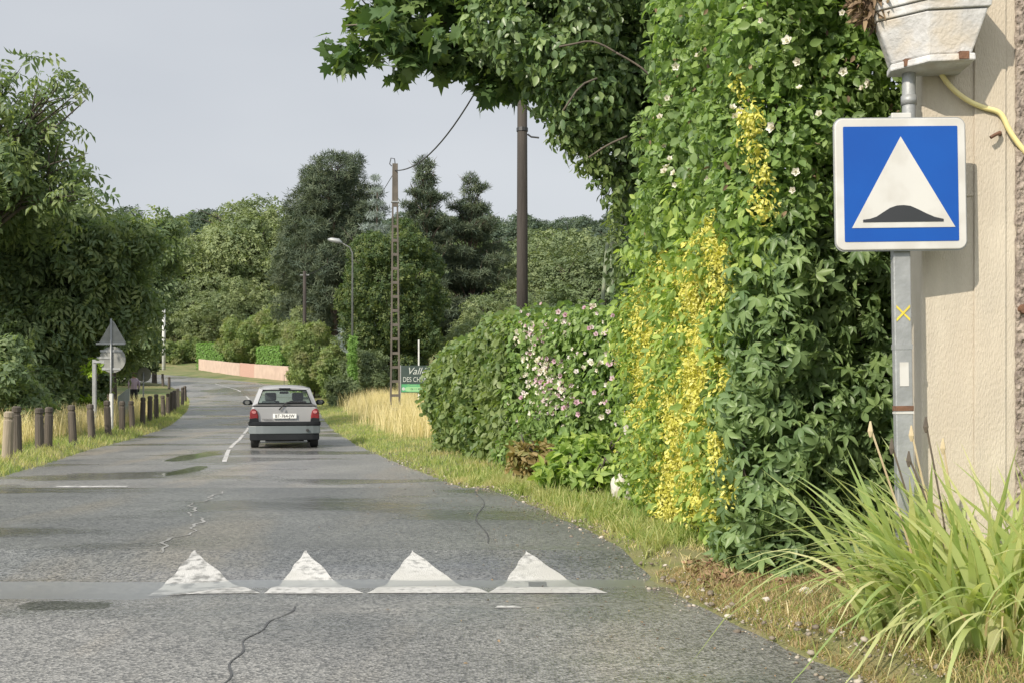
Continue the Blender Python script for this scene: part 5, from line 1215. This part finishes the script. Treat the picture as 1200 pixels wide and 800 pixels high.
o = instance('fallen_leaves', T_leaf(1, .45), P, gg.normal(0, .4, (n, 3)) + np.array([0, 0, 1]), gg.normal(0, 1, (n, 3)), gg.uniform(.03, .07, n), leafmat('fallen_leaf', G((.12, .06, .035), (.24, .14, .08), (.36, .26, .16)), trans=.1, rough=.9), None, gg)
tag(o, 'brown fallen leaves and twigs under the creeper', 'leaves', kind='stuff')

gg = np.random.default_rng(181); n = 420; yy = 4.6 + 12 * gg.random(n); xx = np.array([xr(v) for v in yy]) - np.abs(gg.normal(0, .7, n)); P = np.array([(a, c, road_z(a, c) + .006) for a, c in zip(xx, yy)])
o = instance('fallen_leaves', T_leaf(1, .45), P, gg.normal(0, .2, (n, 3)) + np.array([0, 0, 1]), gg.normal(0, 1, (n, 3)), gg.uniform(.012, .035, n), M['l_dry'], None, gg)
tag(o, 'small dry leaves and bits scattered on the asphalt edge', 'leaves', kind='stuff')
# ------------------------------------------------------------------ the far pedestrian
def person():
    Y = 49; X = pxX(157, Y); zg = H(X, Y)
    J = {'pelvis': (0, 0, .92), 'chest': (0, .02, 1.28), 'neck': (0, .0, 1.46), 'head': (0, -.01, 1.60), 'crown': (0, -.01, 1.70)}
    V = list(J.values()); Rr = [.15, .165, .06, .095, .07]; E = [(0, 1), (1, 2), (2, 3), (3, 4)]
    for s in (-1, 1):
        b0 = len(V); V += [(s * .19, .02, 1.38), (s * .24, .03, 1.12), (s * .21, -.10, .90), (s * .20, -.15, .80)]; Rr += [.065, .048, .038, .035]; E += [(1, b0), (b0, b0 + 1), (b0 + 1, b0 + 2), (b0 + 2, b0 + 3)]
        b0 = len(V); V += [(s * .095, .0, .86), (s * .10, -.06 * s, .48), (s * .10, .06 * s, .08), (s * .10, .06 * s - .13, .04)]; Rr += [.095, .065, .045, .04]; E += [(0, b0), (b0, b0 + 1), (b0 + 1, b0 + 2), (b0 + 2, b0 + 3)]
    me = bpy.data.meshes.new('person'); me.from_pydata(V, E, []); o = bpy.data.objects.new('person', me); C.objects.link(o)
    o.modifiers.new('skin', 'SKIN'); ss = o.modifiers.new('s', 'SUBSURF'); ss.levels = ss.render_levels = 1
    for i, r in enumerate(Rr): me.skin_vertices[0].data[i].radius = (r, r)
    me.skin_vertices[0].data[0].use_root = True
    m = bpy.data.materials.new('clothes'); m.use_nodes = True; t = m.node_tree; p = t.nodes['Principled BSDF']; p.inputs['Roughness'].default_value = .85
    tcn = nn(t, 'ShaderNodeTexCoord'); sp = nn(t, 'ShaderNodeSeparateXYZ'); t.links.new(tcn.outputs['Object'], sp.inputs[0]); r = nn(t, 'ShaderNodeValToRGB'); r.color_ramp.interpolation = 'CONSTANT'
    mr = nn(t, 'ShaderNodeMapRange'); mr.inputs[2].default_value = 1.8; t.links.new(sp.outputs[2], mr.inputs[0]); t.links.new(mr.outputs[0], r.inputs[0])
    r.color_ramp.elements[0].color = (.02, .022, .03, 1); e = r.color_ramp.elements[1]; e.position = .94 / 1.8; e.color = (.46, .36, .44, 1)
    e = r.color_ramp.elements.new(1.45 / 1.8); e.color = (.42, .26, .19, 1)
    t.links.new(r.outputs[0], p.inputs['Base Color']); me.materials.append(m)
    o.location = (X, Y, zg); o.rotation_euler = (0, 0, R(200)); tag(o, 'person in a pale mauve top and dark trousers on the far verge', 'person')
    bm = bmesh.new(); bmesh.ops.create_uvsphere(bm, u_segments=14, v_segments=10, radius=.115)
    for v in bm.verts: v.co.z *= 1.05
    bmesh.ops.delete(bm, geom=[v for v in bm.verts if v.co.z < -.03 and v.co.y < .0], context='VERTS')
    hm = bpy.data.meshes.new('hair'); bm.to_mesh(hm); bm.free(); hm.materials.append(M['hair']); h = bpy.data.objects.new('hair', hm); C.objects.link(h); h.parent = o; h.location = (0, .01, 1.66)
person()
for o in list(S.objects):
    if o.name.startswith('broadleaf_tree') and not o.get('label'): 
        for ch in list(o.children): bpy.data.objects.remove(ch)
        bpy.data.objects.remove(o)
